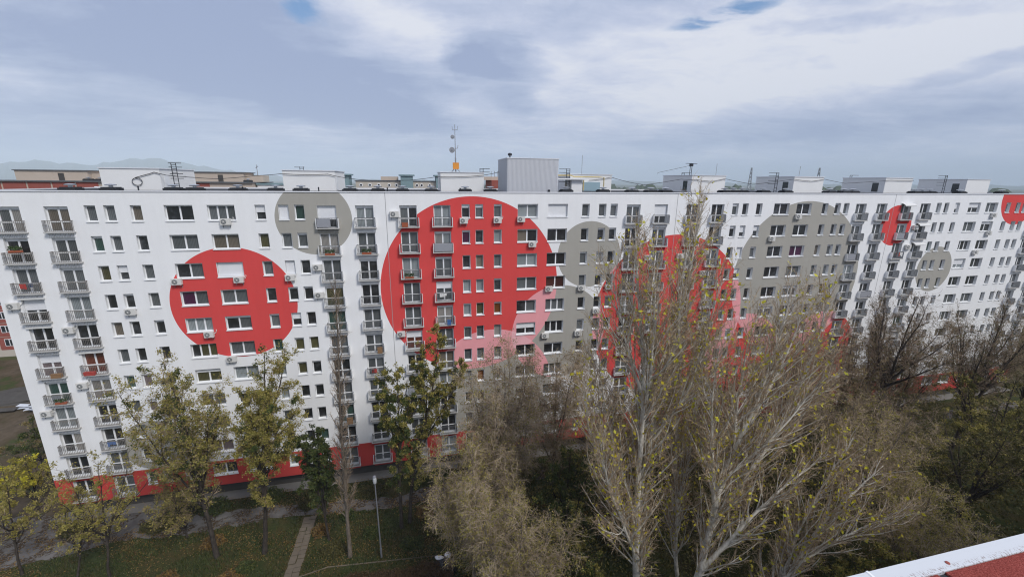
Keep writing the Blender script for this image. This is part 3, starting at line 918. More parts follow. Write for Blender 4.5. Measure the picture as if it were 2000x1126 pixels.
# ---- sheets of scrap on the waste ground
o = thing('scrap_pile', 'pile of pale corrugated sheets and planks on the muddy waste ground', 'scrap pile', (-29.1, 25.7, 0))
for i in range(9):
    b = MB(); w, d = rnd.uniform(1.2, 3.4), rnd.uniform(.25, 1.0); b.box(-w / 2, w / 2, -d / 2, d / 2, 0, .05)
    p = put('sheet', b.mesh('sheet', 'tin' if i % 3 else 'basement'), o, (rnd.uniform(-2.4, 2.4), rnd.uniform(-1.2, 1.2), .12 + i * .07), rotz=rnd.uniform(-.5, .5))
    p.rotation_euler.x = rnd.uniform(-.14, .14)
for (x, y, s, l) in [(-33, 31, 1.0, 'dark spoil heap farther off on the waste ground behind the scrap pile'), (-26.5, 33, .8, 'smaller spoil heap on the waste ground beside the corner of the painted block')]:
    tag(put('spoil_heap', lump(3.2 * s, .9 * s, int(x * -3), 'basement', 'spoil_heap', 1.7), None, (x, y, -.02)), l, 'heap', 'spoil heaps on the waste ground')

# ================================================================ blocks behind
o = thing('panel_block', 'red and beige panel apartment block standing behind the painted block', 'apartment block')
BX0, BX1, BY = -75.0, -2.6, 50.0
b = MB(); b.box(BX0, BX1, BY, BY + 13, 1.3, 32.55); P_('wall', b, 'box_beige', o)
b = MB(); b.box(BX0, BX1, BY - .10, BY - .002, 0, 1.299); P_('plinth', b, 'far_beige', o)
b = MB(); b.box(BX0 - .2, BX1 + .2, BY - .35, BY + 13.2, 32.551, 32.75); P_('roof', b, 'roof_far', o)
npan = 20
pwid = 3.62
panel = MB(); panel.box(0, pwid - .28, -.07, -.002, 0, 1.62); PAN_T = panel.mesh('panel', 'box_brick')
panel = MB(); panel.box(0, pwid - .28, -.07, -.002, 0, 2.52); PAN = panel.mesh('panel', 'box_brick')
wmb = MB(); wmb.box(0, 1.5, -.11, -.071, 0, 1.4); PW = wmb.mesh('window', 'pvc')
wmp = MB(); wmp.box(.10, .68, -.125, -.111, .1, 1.3); wmp.box(.82, 1.40, -.125, -.111, .1, 1.3); PWP = wmp.mesh('pane', 'window_dark')
skip = (13, 14, 18, 19)
for i in range(npan):
    xx = BX0 + i * pwid
    if i not in skip:
        put('panel', PAN_T, o, (xx + .14, BY, 30.85))
    if xx < -36:
        for fl in range(11):
            if fl < 4 or i % 2 == 0:
                put('panel', PAN, o, (xx + .14, BY, 1.35 + fl * 2.68))
            if xx > -62:
                w = put('window', PW, o, (xx + 1.0, BY, 2.1 + fl * 2.68)); put('pane', PWP, w)
for xa, xb in ((-42.3, -31.2), (-13.9, -4.9)):
    b = MB(); b.box(xa, xb, BY + 3, BY + 9, 32.751, 34.5); r_ = P_('rooftop_room', b, 'box_beige', o)
    b = MB(); b.box(xa - .2, xb + .3, BY + 2.8, BY + 9.2, 34.501, 34.66); P_('room_cap', b, 'roof_far', r_)
    b = MB(); b.box(xb - 4.6, xb - 3.7, BY + 2.95, BY + 2.999, 32.76, 34.1); P_('door', b, 'basement', r_)
    b = MB(); b.box(xb + .01, xb + 3.2, BY + 4, BY + 8, 32.751, 34.05); P_('side_room', b, 'box_beige', r_)
for xx in (-45.5, -30.1, -28.2, -25.9, -18.1, -16.4, -3.6):
    v = put('roof_vent', VENT, o, (xx, BY + 1.2, 32.75)); put('vent_cap', VCAP, v)
b = MB(); b.tube([(-2.9, BY + 5, 32.7), (-2.9, BY + 5, 36.2)], .10, 6, r1=.04); b.tube([(-3.1, BY + 5, 35.5), (-2.7, BY + 5, 35.9)], .08, 5); P_('mast', b, 'steel', o)
# white end block between
o = thing('white_block', 'low white block seen between the red panel block and the second rooftop room', 'apartment block')
b = MB(); b.box(-2.3, 5.0, 52, 64, 0, 32.2); P_('wall', b, 'roomwhite', o)
b = MB(); b.box(-2.5, 5.2, 51.8, 64.2, 32.201, 32.5); P_('roof', b, 'far_teal', o)
# beige block with teal rooftop rooms
o = thing('beige_block', 'far beige apartment block with blue grey rooftop rooms and round top windows', 'apartment block')
b = MB(); b.box(12, 44, 90, 102, 0, 33.0); P_('wall', b, 'far_beige', o)
b = MB(); b.box(11.8, 44.2, 89.8, 102.2, 33.001, 33.25); P_('roof', b, 'roof_far', o)
for xa in (6.8, 24.9, 35.3):
    b = MB(); b.box(xa, xa + 3.6, 88.6, 95, 20, 34.6); t_ = P_('stair_tower', b, 'far_teal', o)
    b = MB(); b.box(xa - .5, xa + 4.1, 88.2, 95.4, 34.601, 35.0); P_('tower_cap', b, 'far_teal', t_)
b = MB(); b.box(19, 24, 93, 99, 33.251, 34.4); P_('rooftop_room', b, 'box_beige', o)
rw = MB(); rw.lathe([(.5, -.1), (.5, -.002)], n=12, axis='y'); RW = rw.mesh('window', 'pvc')
rp = MB(); rp.lathe([(.32, -.12), (.32, -.101)], n=12, axis='y'); RP = rp.mesh('pane', 'window_dark')
for xx in (13.5, 16, 18.5, 21.5, 23.6, 29.6, 31.0, 33.4, 39.8, 41.6):
    w = put('window', RW, o, (xx, 90, 31.9)); put('pane', RP, w)
# little brick block right of the mast
o = thing('brick_block', 'small red brick block glimpsed behind the roof beside the corrugated plant room', 'apartment block')
b = MB(); b.box(49.0, 56, 70, 80, 0, 33.6); P_('wall', b, 'box_brick', o)
b = MB(); b.box(47.0, 53.5, 72, 80, 33.601, 34.5); P_('rooftop_room', b, 'box_beige', o)
b = MB()
for xx in (49.3, 50.2, 51.1):
    b.tube([(xx, 72.5, 34.5), (xx, 72.5, 36)], .07, 5)
P_('aerial', b, 'steel', o)
# low far houses and dark tree lines
def ridge(name, az0, az1, dist, hfun, m, n=60, depth=900):
    b = MB(); P = []
    for i in range(n + 1):
        az = R(az0 + (az1 - az0) * i / n); h = hfun(az0 + (az1 - az0) * i / n)
        dx, dy = math.sin(az), math.cos(az)
        P.append(((CAM.x + dx * dist, CAM.y + dy * dist, -5), (CAM.x + dx * (dist + depth * .5), CAM.y + dy * (dist + depth * .5), h), (CAM.x + dx * (dist + depth), CAM.y + dy * (dist + depth), -5)))
    for p, q in zip(P, P[1:]):
        b.quad(p[0], q[0], q[1], p[1]); b.quad(p[1], q[1], q[2], p[2])
    return struct(name, b.mesh(name, m))


def interp(tab):
    xs = [a for a, _ in tab]; ys = [b for _, b in tab]
    return lambda a: float(np.interp(a, xs, ys))
D1 = 9000
f1 = interp([(-46, .9), (-40, 1.0), (-36.3, 1.05), (-34.5, 1.42), (-32.7, 1.25), (-30.7, 1.12), (-28.1, 1.75), (-26.1, 1.93), (-24.1, 1.6), (-21.1, 1.05), (-17.4, .45), (-12, .2), (-5, .05)])
ridge('hills', -48, -4, D1 - 2000, lambda a: 33 + math.tan(R(f1(a))) * D1 + 12 * math.sin(a * 3.1) + 8 * math.sin(a * 7.3), 'hill', 90, 4000)
f2 = interp([(-10, .05), (10, .10), (24, .16), (27, .22), (33, .03), (41, .06), (50, .02), (70, .05)])
ridge('hills.001', -12, 75, 7000, lambda a: 33 + math.tan(R(f2(a))) * 8000 + 6 * math.sin(a * 2.3) + 4 * math.sin(a * 5.9), 'hill', 110, 2000)
f3 = lambda a: 24 + 5 * math.sin(a * 1.3) + 3.0 * math.sin(a * 3.9 + 1) + 2.2 * math.sin(a * 11.3) + (8 if 60.6 < a < 62.2 else 0)
w_ = ridge('far_wood', 8, 76, 900, f3, 'hill', 220, 260); w_['kind'] = 'stuff'
for (az, d, h, l) in [(41.6, 950, 62, 'tapering steel tower on the horizon left of the ladder roofed rooms'), (48.0, 950, 61, 'tapering steel tower on the horizon behind the rooftop room above the grey circle')]:
    o = thing('lattice_tower', l, 'tower', (CAM.x + math.sin(R(az)) * d, CAM.y + math.cos(R(az)) * d, 0), R(-az), 'steel towers on the horizon')
    b = MB(); K = 9
    for k in range(4):
        a = k * math.pi / 2 + .78
        b.tube([(6 * math.cos(a), 6 * math.sin(a), 0), (1.0 * math.cos(a), 1.0 * math.sin(a), h)], .75, 4)
    P_('leg', b, 'steel', o)
    b = MB()
    for i in range(K):
        z0, z1 = h * i / K, h * (i + 1) / K
        for k in range(4):
            a, c = k * math.pi / 2 + .78, (k + 1) * math.pi / 2 + .78
            ra, rb = 6 - 5 * i / K, 6 - 5 * (i + 1) / K
            b.tube([(ra * math.cos(a), ra * math.sin(a), z0), (rb * math.cos(c), rb * math.sin(c), z1)], .5, 4)
            b.tube([(ra * math.cos(c), ra * math.sin(c), z0), (rb * math.cos(a), rb * math.sin(a), z1)], .5, 4)
    P_('brace', b, 'steel', o)

# ================================================================ the block the photograph is taken from
FZ = CAM.z - 1.7; FY = CAM.y + 1.135
def f_felt(t, b):
    P = t.new('ShaderNodeNewGeometry').outputs['Position']
    n = t.noise(P, 160, 4, .7); n2 = t.noise(P, 12, 4, .6)
    c = t.ramp(n, [(.30, (.10, .022, .018)), (.5, (.25, .052, .042)), (.68, (.40, .12, .10))])
    t.put(b.inputs['Base Color'], t.vmath('SCALE', c, t.math('ADD', t.math('MULTIPLY', n2, .5), .75)))
    bp = t.new('ShaderNodeBump'); bp.inputs['Strength'].default_value = .9; bp.inputs['Distance'].default_value = .004
    t.put(bp.inputs['Height'], n); t.l.new(bp.outputs[0], b.inputs['Normal'])
mat('red_felt', rough=.95, spec=.1, fn=f_felt)
def f_flash(t, b):
    P = t.new('ShaderNodeNewGeometry').outputs['Position']
    sep = t.new('ShaderNodeSeparateXYZ'); t.l.new(P, sep.inputs[0])
    n = t.noise(t.vmath('MULTIPLY', P, (130, 60, 60)), 1.0, 4, .7)
    edge = t.smooth(sep.outputs[1], FY - .040, FY - .068)
    m = t.math('MULTIPLY', t.smooth(n, .52, .62), edge)
    t.put(b.inputs['Base Color'], t.mix(m, (.62, .64, .665, 1), (.27, .215, .195, 1)))
mat('flashing', rough=.45, fn=f_flash)
mat('own_wall', (.62, .60, .56), .9, noise=(.5, .1))
o = thing('viewpoint_block', 'near roof edge of red felt shingles with a white metal flashing', 'roof edge')
b = MB(); b.box(26.5, 150, -60, FY - .045, 0, FZ - .06); P_('wall', b, 'own_wall', o)
b = MB(); b.box(26.4, 150, FY - .075, FY, FZ - .16, FZ + .004); P_('edge_flashing', b, 'flashing', o)
b = MB(); b.box(26.45, 150, -60, FY - .0755, FZ - .0595, FZ - .012); P_('roof', b, 'bitumen', o)
x = 24.0
for i in range(12):
    w = .62
    b = MB(); q = FY - .0765
    b.poly([(0, q, 0), (w - .05, q, 0), (w - .05 + .10, q - .34, 0), (.10, q - .34, 0)][::-1]); 
    pts = [(0.0, q), (w - .05, q), (w + .0, q - .34), (.05, q - .34)]
    b = MB(); n0 = 0
    b.v = [(px, py, z) for z in (FZ - .0115, FZ - .001) for px, py in pts]
    b.f = [(3, 2, 1, 0), (4, 5, 6, 7), (0, 1, 5, 4), (1, 2, 6, 5), (2, 3, 7, 6), (3, 0, 4, 7)]; b.m = [0] * 6
    put('shingle', b.mesh('shingle', 'red_felt'), o, (x + 6.36 + (i - 6) * w, 0, 0))
b = MB()
for xx in (30.0, 31.55, 33.1, 34.65):
    b.box(xx, xx + .012, FY - .0755, FY + .0025, FZ - .162, FZ + .0065)
P_('seam', b, 'pvc', o)
sc_ = MB(); sc_.lathe([(.010, 0), (.009, .003), (.004, .005)], n=10); SCW = sc_.mesh('screw', 'box_brick')
for xx in (30.42, 30.98):
    put('screw', SCW, o, (xx, FY - .045, FZ + .0042))

# ================================================================ trees
nrng = np.random.default_rng(11)


def bark(name, c1, c2, scale=6):
    def fn(t, b):
        P = t.new('ShaderNodeNewGeometry').outputs['Position']
        n = t.noise(t.vmath('MULTIPLY', P, (1, 1, .45)), scale, 5, .65)
        t.put(b.inputs['Base Color'], t.ramp(n, [(.32, c1), (.62, c2)]))
    mat(name, rough=.9, spec=.1, fn=fn)


def leafm(name, cols, tr=.35):
    def fn(t, b):
        g = t.new('ShaderNodeNewGeometry')
        c = t.ramp(g.outputs['Random Per Island'], [(i / max(1, len(cols) - 1), c) for i, c in enumerate(cols)])
        t.put(b.inputs['Base Color'], c)
        o = [n for n in t.n if n.type == 'OUTPUT_MATERIAL'][0]
        tl = t.new('ShaderNodeBsdfTranslucent'); t.l.new(c, tl.inputs[0])
        mx = t.new('ShaderNodeMixShader'); mx.inputs[0].default_value = tr
        t.l.new(b.outputs[0], mx.inputs[1]); t.l.new(tl.outputs[0], mx.inputs[2]); t.l.new(mx.outputs[0], o.inputs[0])
    mat(name, rough=.6, spec=.25, fn=fn)


bark('bark_poplar', (.36, .34, .29), (.74, .71, .64), 5)
bark('bark_mid', (.09, .075, .06), (.19, .16, .13), 6)
bark('bark_dark', (.028, .023, .02), (.07, .058, .048), 6)
bark('twig_poplar', (.22, .16, .105), (.50, .395, .27), 2)
bark('twig_tan', (.22, .165, .115), (.50, .405, .30), 1.2)
bark('twig_brown', (.17, .12, .08), (.38, .29, .20), 1.2)
bark('twig_dark', (.045, .034, .026), (.13, .098, .07), 2)
leafm('leaf_yellow', [(.58, .53, .035), (.64, .60, .06), (.55, .42, .03), (.50, .54, .07)])
leafm('leaf_dull', [(.27, .245, .04), (.35, .30, .06), (.25, .20, .05), (.20, .20, .045)])
leafm('leaf_olive', [(.15, .15, .03), (.32, .29, .065), (.42, .35, .10), (.24, .225, .045), (.48, .38, .14)])
leafm('leaf_green', [(.038, .062, .018), (.085, .11, .03), (.055, .085, .02), (.17, .165, .045)])
leafm('leaf_tan', [(.24, .18, .09), (.34, .26, .13), (.20, .18, .06), (.28, .23, .09)])
leafm('leaf_darkolive', [(.045, .05, .015), (.10, .095, .028), (.16, .135, .045), (.07, .075, .02)])
leafm('leaf_fallen', [(.10, .05, .02), (.22, .13, .04), (.30, .20, .05), (.16, .08, .03), (.26, .22, .10)])
leafm('leaf_hedge', [(.07, .035, .022), (.13, .075, .035), (.05, .04, .015), (.18, .11, .05)])


def nmesh(name, V, Q, mats, mi=None, smooth=False):
    me = bpy.data.meshes.new(name)
    V = np.ascontiguousarray(V, np.float32).reshape(-1, 3); Q = np.ascontiguousarray(Q, np.int32); k = Q.shape[1]
    me.vertices.add(len(V)); me.vertices.foreach_set('co', V.ravel())
    me.loops.add(Q.size); me.loops.foreach_set('vertex_index', Q.ravel())
    me.polygons.add(len(Q)); me.polygons.foreach_set('loop_start', np.arange(0, Q.size, k, dtype=np.int32))
    if smooth:
        me.polygons.foreach_set('use_smooth', np.ones(len(Q), bool))
    for m in mats:
        me.materials.append(MATS[m])
    if mi is not None:
        me.polygons.foreach_set('material_index', mi.astype(np.int32))
    me.update(calc_edges=True)
    return me


def norm(a):
    return a / np.maximum(np.linalg.norm(a, axis=-1, keepdims=True), 1e-9)


def tubes(P, Rr, m):
    """P (N,k,3), R (N,k): verts and quads of N tubes with m sides"""
    N, k, _ = P.shape
    T = np.gradient(P, axis=1); T = norm(T)
    ref = np.where(np.abs(T[..., 2:3]) < .9, np.array([0, 0, 1.]), np.array([1., 0, 0]))
    U = norm(np.cross(T, ref)); Vv = np.cross(T, U)
    a = np.arange(m) * 2 * np.pi / m
    ringv = P[:, :, None, :] + Rr[:, :, None, None] * (np.cos(a)[None, None, :, None] * U[:, :, None, :] + np.sin(a)[None, None, :, None] * Vv[:, :, None, :])
    idx = np.arange(N * k * m).reshape(N, k, m)
    A = idx[:, :-1, :]; B = np.roll(idx, -1, 2)[:, :-1, :]; C = np.roll(idx, -1, 2)[:, 1:, :]; D = idx[:, 1:, :]
    return ringv.reshape(-1, 3), np.stack([A, B, C, D], -1).reshape(-1, 4)


def ribbons(P, Rr, rng):
    N, k, _ = P.shape
    T = norm(P[:, -1] - P[:, 0]); U = perp(T, rng)[:, None, :] * Rr[:, :, None] * 1.25
    V = np.stack([P - U, P + U], 2); idx = np.arange(N * k * 2).reshape(N, k, 2)
    return V.reshape(-1, 3), np.stack([idx[:, :-1, 0], idx[:, :-1, 1], idx[:, 1:, 1], idx[:, 1:, 0]], -1).reshape(-1, 4)


def perp(T, rng):
    r = norm(rng.normal(size=T.shape)); u = r - (r * T).sum(-1, keepdims=True) * T
    return norm(u)


def children(P, Rr, spec, rng):
    """grow the next order of branches from parents P"""
    N, k, _ = P.shape
    plen = np.linalg.norm(np.diff(P, axis=1), axis=2).sum(1)
    if 'dens' in spec:
        cnt = np.maximum(1, np.round(plen * spec['dens'])).astype(int)
    else:
        cnt = np.full(N, spec['n'])
    pi = np.repeat(np.arange(N), cnt); M = len(pi)
    first = np.concatenate([[0], np.cumsum(cnt)[:-1]])
    j = np.arange(M) - first[pi]
    t0, t1 = spec.get('t', (.2, 1.0))
    t = t0 + (t1 - t0) * (j + rng.uniform(0, 1, M)) / cnt[pi]
    f = np.clip(t, 0, .999) * (k - 1); i0 = f.astype(int); w = (f - i0)[:, None]
    base = P[pi, i0] * (1 - w) + P[pi, i0 + 1] * w
    T = norm(P[pi, i0 + 1] - P[pi, i0])
    rp = Rr[pi, i0] * (1 - w[:, 0]) + Rr[pi, i0 + 1] * w[:, 0]
    ang = np.radians(rng.normal(spec['ang'], spec.get('angsd', 8), M))[:, None]
    d = norm(np.cos(ang) * T + np.sin(ang) * perp(T, rng))
    if 'flat' in spec:
        d[:, 2] += spec['flat']; d = norm(d)
    prof = spec.get('prof', lambda t: 1 - .6 * t)
    ln = spec['len'] * prof(t) * rng.uniform(.6, 1.25, M)
    if spec.get('rel'):
        ln = ln * plen[pi]
    n = spec['seg']; out = np.zeros((M, n + 1, 3)); out[:, 0] = base
    for s in range(n):
        d = norm(d + rng.normal(0, spec.get('wob', .1), (M, 3)) + np.array([0, 0, spec.get('up', 0.)]))
        out[:, s + 1] = out[:, s] + d * (ln / n)[:, None]
    low = out[:, :, 2] < .25
    out[:, :, 2] = np.where(low, .25 + rng.uniform(0, .1, low.shape), out[:, :, 2])
    r0 = np.clip(rp * spec.get('rr', .55), spec.get('rmin', .006), spec.get('rmax', 9))
    taper = np.linspace(1, spec.get('tip', .35), n + 1)
    return out, r0[:, None] * taper[None, :]


def leaves_at(P, n, size, rng, spread=.12, tmin=.2, clump=0, hang=.0, dens=None):
    N, k, _ = P.shape
    if clump:
        # light and dark clumps: some branches carry many leaves, others few
        wgt = rng.gamma(clump, 1, N); wgt /= wgt.sum(); pi = rng.choice(N, n, p=wgt)
    else:
        pi = rng.integers(0, N, n)
    f = rng.uniform(tmin, .999, n) * (k - 1); i0 = f.astype(int); w = (f - i0)[:, None]
    c = P[pi, i0] * (1 - w) + P[pi, i0 + 1] * w + rng.normal(0, spread, (n, 3))
    c[:, 2] = np.maximum(c[:, 2], .05)
    a = norm(rng.normal(size=(n, 3)) - np.array([0, 0, hang])); b = perp(a, rng)
    s = (size * rng.uniform(.6, 1.4, n))[:, None]
    V = np.stack([c - a * s, c + b * s * .62, c + a * s, c - b * s * .62], 1)
    return V.reshape(-1, 3), np.arange(4 * n).reshape(n, 4)


def stem_paths(stems, seg, rng, wob):
    out = []
    for pts in stems:
        p = np.array(pts, float); L_ = np.r_[0, np.cumsum(np.linalg.norm(np.diff(p, axis=0), axis=1))]
        u = np.linspace(0, L_[-1], seg + 1)
        q = np.stack([np.interp(u, L_, p[:, i]) for i in range(3)], 1)
        for _ in range(2):
            q[1:-1] = (q[:-2] + 2 * q[1:-1] + q[2:]) / 4
        n = rng.normal(0, wob, (seg + 1, 3)); n[0] = 0; n[:, 2] = 0
        out.append(q + np.cumsum(n, 0) * .5)
    return np.array(out)


TRI = [0]


def tree(name, label, cat, group, stems, radii, levels, mats, leaves=None, seed=1, seg=18, wob=.03, sides0=9, trunk_levels=1, tip0=.12, tilt=0):
    rng = np.random.default_rng(seed)
    P = stem_paths(stems, seg, rng, wob)
    Rr = np.array([np.interp(np.linspace(0, 1, seg + 1), [0, .06, 1], [r * 1.25, r, max(r * tip0, .012)]) for r in radii])
    base = P[0, 0].copy()
    o = thing(name, label, cat, tuple(base), group=group)
    tv, tq, off = [], [], 0
    def add(lst, V, Q):
        o_ = sum(len(v) for v in lst[0]); lst[0].append(V); lst[1].append(Q + o_)
    trunk = ([], []); crown = ([], [])
    V, Q = tubes(P, Rr, sides0); add(trunk, V, Q)
    last = (P, Rr); hist = [(P, Rr)]
    for i, sp_ in enumerate(levels):
        src = hist[-1] if not sp_.get('all') else tuple(np.concatenate([h[q] for h in hist[-1:]]) for q in (0, 1))
        C, CR = children(src[0], src[1], sp_, rng)
        V, Q = ribbons(C, CR, rng) if sp_.get('sides', 3) == 2 else tubes(C, CR, sp_.get('sides', 3))
        add(trunk if i < trunk_levels else crown, V, Q)
        hist.append((C, CR))
    def emit(nm, lst, m, kind=None, parent=o, smooth=True):
        V = np.concatenate(lst[0]) - base; Q = np.concatenate(lst[1])
        TRI[0] += len(Q) * 2
        ob = put(nm, nmesh(nm, V, Q, [m], smooth=smooth), parent)
        if kind:
            ob['kind'] = kind
        return ob
    emit('trunk', trunk, mats[0])
    c = emit('crown', crown, mats[1], 'stuff')
    if leaves:
        for (lm, n, size, kw) in leaves:
            lv = kw.pop('level', -1) if isinstance(kw, dict) else -1
            V, Q = leaves_at(hist[lv][0], n, size, rng, **kw)
            emit('foliage', ([V], [Q]), lm, 'stuff', smooth=False)
    return o


POP_B = [dict(dens=3.4, t=(.10, .96), ang=27, angsd=9, len=5.2, prof=lambda t: 1.0 - .66 * t, seg=9, sides=4, up=.08, wob=.085, rr=.50, rmin=.024, rmax=.07, tip=.30),
         dict(dens=3.6, t=(.16, 1), ang=28, angsd=11, len=1.5, prof=lambda t: 1 - .4 * t, seg=3, sides=2, up=.06, wob=.13, rr=.5, rmin=.011, rmax=.021, tip=.5),
         dict(dens=5.4, t=(.1, 1), ang=44, angsd=15, len=.42, prof=lambda t: 1 - .3 * t, seg=2, sides=2, up=.03, wob=.2, rr=.6, rmin=.007, rmax=.010, tip=.5)]
GP = 'tall pale poplars in front of the central red circle'
A_ = [[(44.0, -22, 0), (43.27, -22, 4.22), (43.03, -22, 7.41), (42.91, -22, 9.71), (42.46, -22.3, 16.73), (42.12, -22.3, 22.38), (41.5, -22, 26.1), (40.8, -22, 31.0)],
      [(42.91, -22, 9.6), (43.48, -21.7, 14.97), (44.33, -21.4, 20.85), (45.23, -21.2, 23.68), (45.55, -21.2, 26.6), (46.3, -21.2, 32.6)],
      [(43.0, -22, 7.3), (42.55, -21.5, 8.42), (40.83, -21, 12.76), (39.35, -20.7, 16.53), (38.55, -20.7, 20.9)],
      [(42.46, -22.3, 15.93), (42.33, -23, 22.66), (42.21, -23, 26.3), (41.92, -23, 29.0)],
      [(43.9, -21.5, 17.8), (44.9, -21.9, 22.5), (44.4, -22.2, 26.5), (44.6, -22.2, 29.4)],
      [(42.2, -22.2, 20), (40.9, -21.6, 24.0), (40.2, -21.6, 26.2), (39.7, -21.6, 28.2)],
      [(43.1, -22, 6.2), (41.6, -22.6, 9.5), (39.9, -22.8, 13.5), (38.9, -22.8, 17.2)],
      [(42.9, -22, 10.2), (41.4, -21.2, 14.5), (40.2, -20.8, 19.5), (39.6, -20.8, 24.2)],
      [(43.6, -21.7, 15.5), (45.6, -22.4, 19.5), (46.6, -22.6, 24.0), (47.0, -22.6, 27.5)]]
tree('poplar', 'tallest pale trunked poplar whose bare tips reach past the roof line', 'tree', GP, A_, [.29, .21, .14, .12, .11, .11, .11, .11, .10], POP_B, ('bark_poplar', 'twig_poplar'),
     [('leaf_yellow', 2200, .125, dict(spread=.1, tmin=.3, clump=.35))], seed=21, wob=.05)
C_ = [[(48.9, -20, 0), (48.53, -20, .72), (48.04, -20, 4.86), (47.83, -20, 8.66), (46.81, -20, 14.64), (46.52, -20, 18.54), (46.33, -20, 22.99)],
      [(47.83, -20, 8.5), (48.32, -20, 12.14), (48.41, -20, 18.34), (48.17, -20, 23.24)]]
tree('poplar', 'slender shorter poplar standing between the two big pale poplars', 'tree', GP, C_, [.17, .11], POP_B, ('bark_poplar', 'twig_poplar'),
     [('leaf_yellow', 900, .125, dict(spread=.1, tmin=.3, clump=.35))], seed=22, wob=.05)
B_ = [[(47.4, -23, 0), (48.12, -23, 4.13), (48.52, -23, 7.67), (48.75, -23, 10.57), (48.85, -23, 13.38), (49.39, -23, 15.06), (50.35, -23, 16.69), (51.42, -23, 20.13), (51.97, -23, 24.0), (52.05, -23, 27.2)],
      [(48.52, -23, 8.59), (50.04, -22.6, 9.99), (52.19, -22.2, 12.68), (54.78, -22, 16.99), (56.03, -22, 21.81), (56.09, -22, 26.41)],
      [(48.2, -23, 4.83), (49.89, -23.5, 7.63), (51.24, -23.8, 9.9), (53.25, -24, 12.34), (56.42, -24, 14.4)],
      [(48.63, -23, 9.93), (47.14, -23.8, 15.07), (46.41, -24, 19.6), (46.4, -24, 23.6)],
      [(49.39, -23, 15.06), (48.64, -23.5, 19.35), (48.6, -23.6, 23.77), (49.15, -23.6, 25.4)],
      [(50.35, -23, 16.6), (52.6, -22.6, 20.5), (53.9, -22.4, 24.0), (54.1, -22.4, 25.6)],
      [(49.0, -23, 12.8), (50.6, -23.8, 15.2), (53.2, -24.2, 18.6), (55.0, -24.3, 21.0)]]
tree('poplar', 'wide spreading poplar with many pale limbs leaning over the large grey circle', 'tree', GP, B_, [.30, .20, .18, .14, .12, .12, .11], POP_B, ('bark_poplar', 'twig_poplar'),
     [('leaf_yellow', 1600, .125, dict(spread=.1, tmin=.3, clump=.3))], seed=23, wob=.05)
D_ = [[(51.3, -25, 0), (52.82, -25, 2.59), (54.29, -25, 5.59), (55.49, -25, 8.57), (57.81, -25, 11.47), (60.53, -25, 13.62)],
      [(52.9, -25, 2.7), (53.97, -24.8, 4.91), (54.71, -24.5, 8.26), (56.62, -24, 11.53), (58.44, -24, 15.6)],
      [(54.29, -25, 5.59), (56.71, -25.5, 7.88), (59.39, -26, 9.6), (62.7, -26, 9.85)]]
tree('poplar', 'low slanting poplar with bare grey limbs fanning out toward the near roof edge', 'tree', GP, D_, [.2, .14, .12], POP_B, ('bark_poplar', 'twig_poplar'),
     [('leaf_yellow', 800, .125, dict(spread=.1, tmin=.3, clump=.3))], seed=24, wob=.06)


def round_tree(name, label, group, base, H, spread, mats, leaves, seed, fork=.28, n=5, r=.18, lean=(0, 0), droop=-.05, twl=.55, dens=(1.8, 3.2, 7.0), lf=1.0, wob=.09, blen=2.2, bang=42, top=1.0, cat='tree'):
    rng = np.random.default_rng(seed * 7 + 1)
    bx, by = base; fz = H * fork
    stems = [[(bx, by, 0), (bx + lean[0] * .3, by + lean[1] * .3, fz), (bx + lean[0] * .7, by + lean[1] * .7, H * .65), (bx + lean[0], by + lean[1], H * .97)]]
    radii = [r]
    for i in range(n):
        a = i * 2.4 + rng.uniform(0, .6); s = spread * rng.uniform(.55, .95); z0 = fz * rng.uniform(.85, 1.6); z1 = H * rng.uniform(.62, .98) * top
        cx, cy_ = bx + lean[0] * z0 / H, by + lean[1] * z0 / H
        stems.append([(cx, cy_, z0), (cx + math.cos(a) * s * .45, cy_ + math.sin(a) * s * .45, z0 + (z1 - z0) * .38), (cx + lean[0] * .5 + math.cos(a) * s * .8, cy_ + lean[1] * .5 + math.sin(a) * s * .8, z0 + (z1 - z0) * .75), (cx + lean[0] * .6 + math.cos(a) * s, cy_ + lean[1] * .6 + math.sin(a) * s, z1)])
        radii.append(r * rng.uniform(.45, .65))
    lv = [dict(dens=dens[0], t=(.25, .98), ang=bang, angsd=12, len=blen, prof=lambda t: 1.0 - .5 * t, seg=5, sides=3, up=.03, wob=wob, rr=.45, rmin=.016, tip=.35),
          dict(dens=dens[1], t=(.15, 1), ang=42, angsd=14, len=blen * .48, prof=lambda t: 1 - .35 * t, seg=3, sides=2, up=droop, wob=wob * 1.7, rr=.5, rmin=.008, rmax=.02, tip=.5),
          dict(dens=dens[2], t=(.05, 1), ang=42, angsd=16, len=twl, prof=lambda t: 1 - .3 * t, seg=2, sides=2, up=droop * 2.4, wob=wob * 2, rr=.6, rmin=.0065, rmax=.0095, tip=.5)]
    return tree(name, label, cat, group, stems, radii, lv, mats, leaves, seed=seed, wob=.06, sides0=8)


GL = 'park trees between the path and the lawn'
FE = 'tan feathery trees in front of the pink paint'
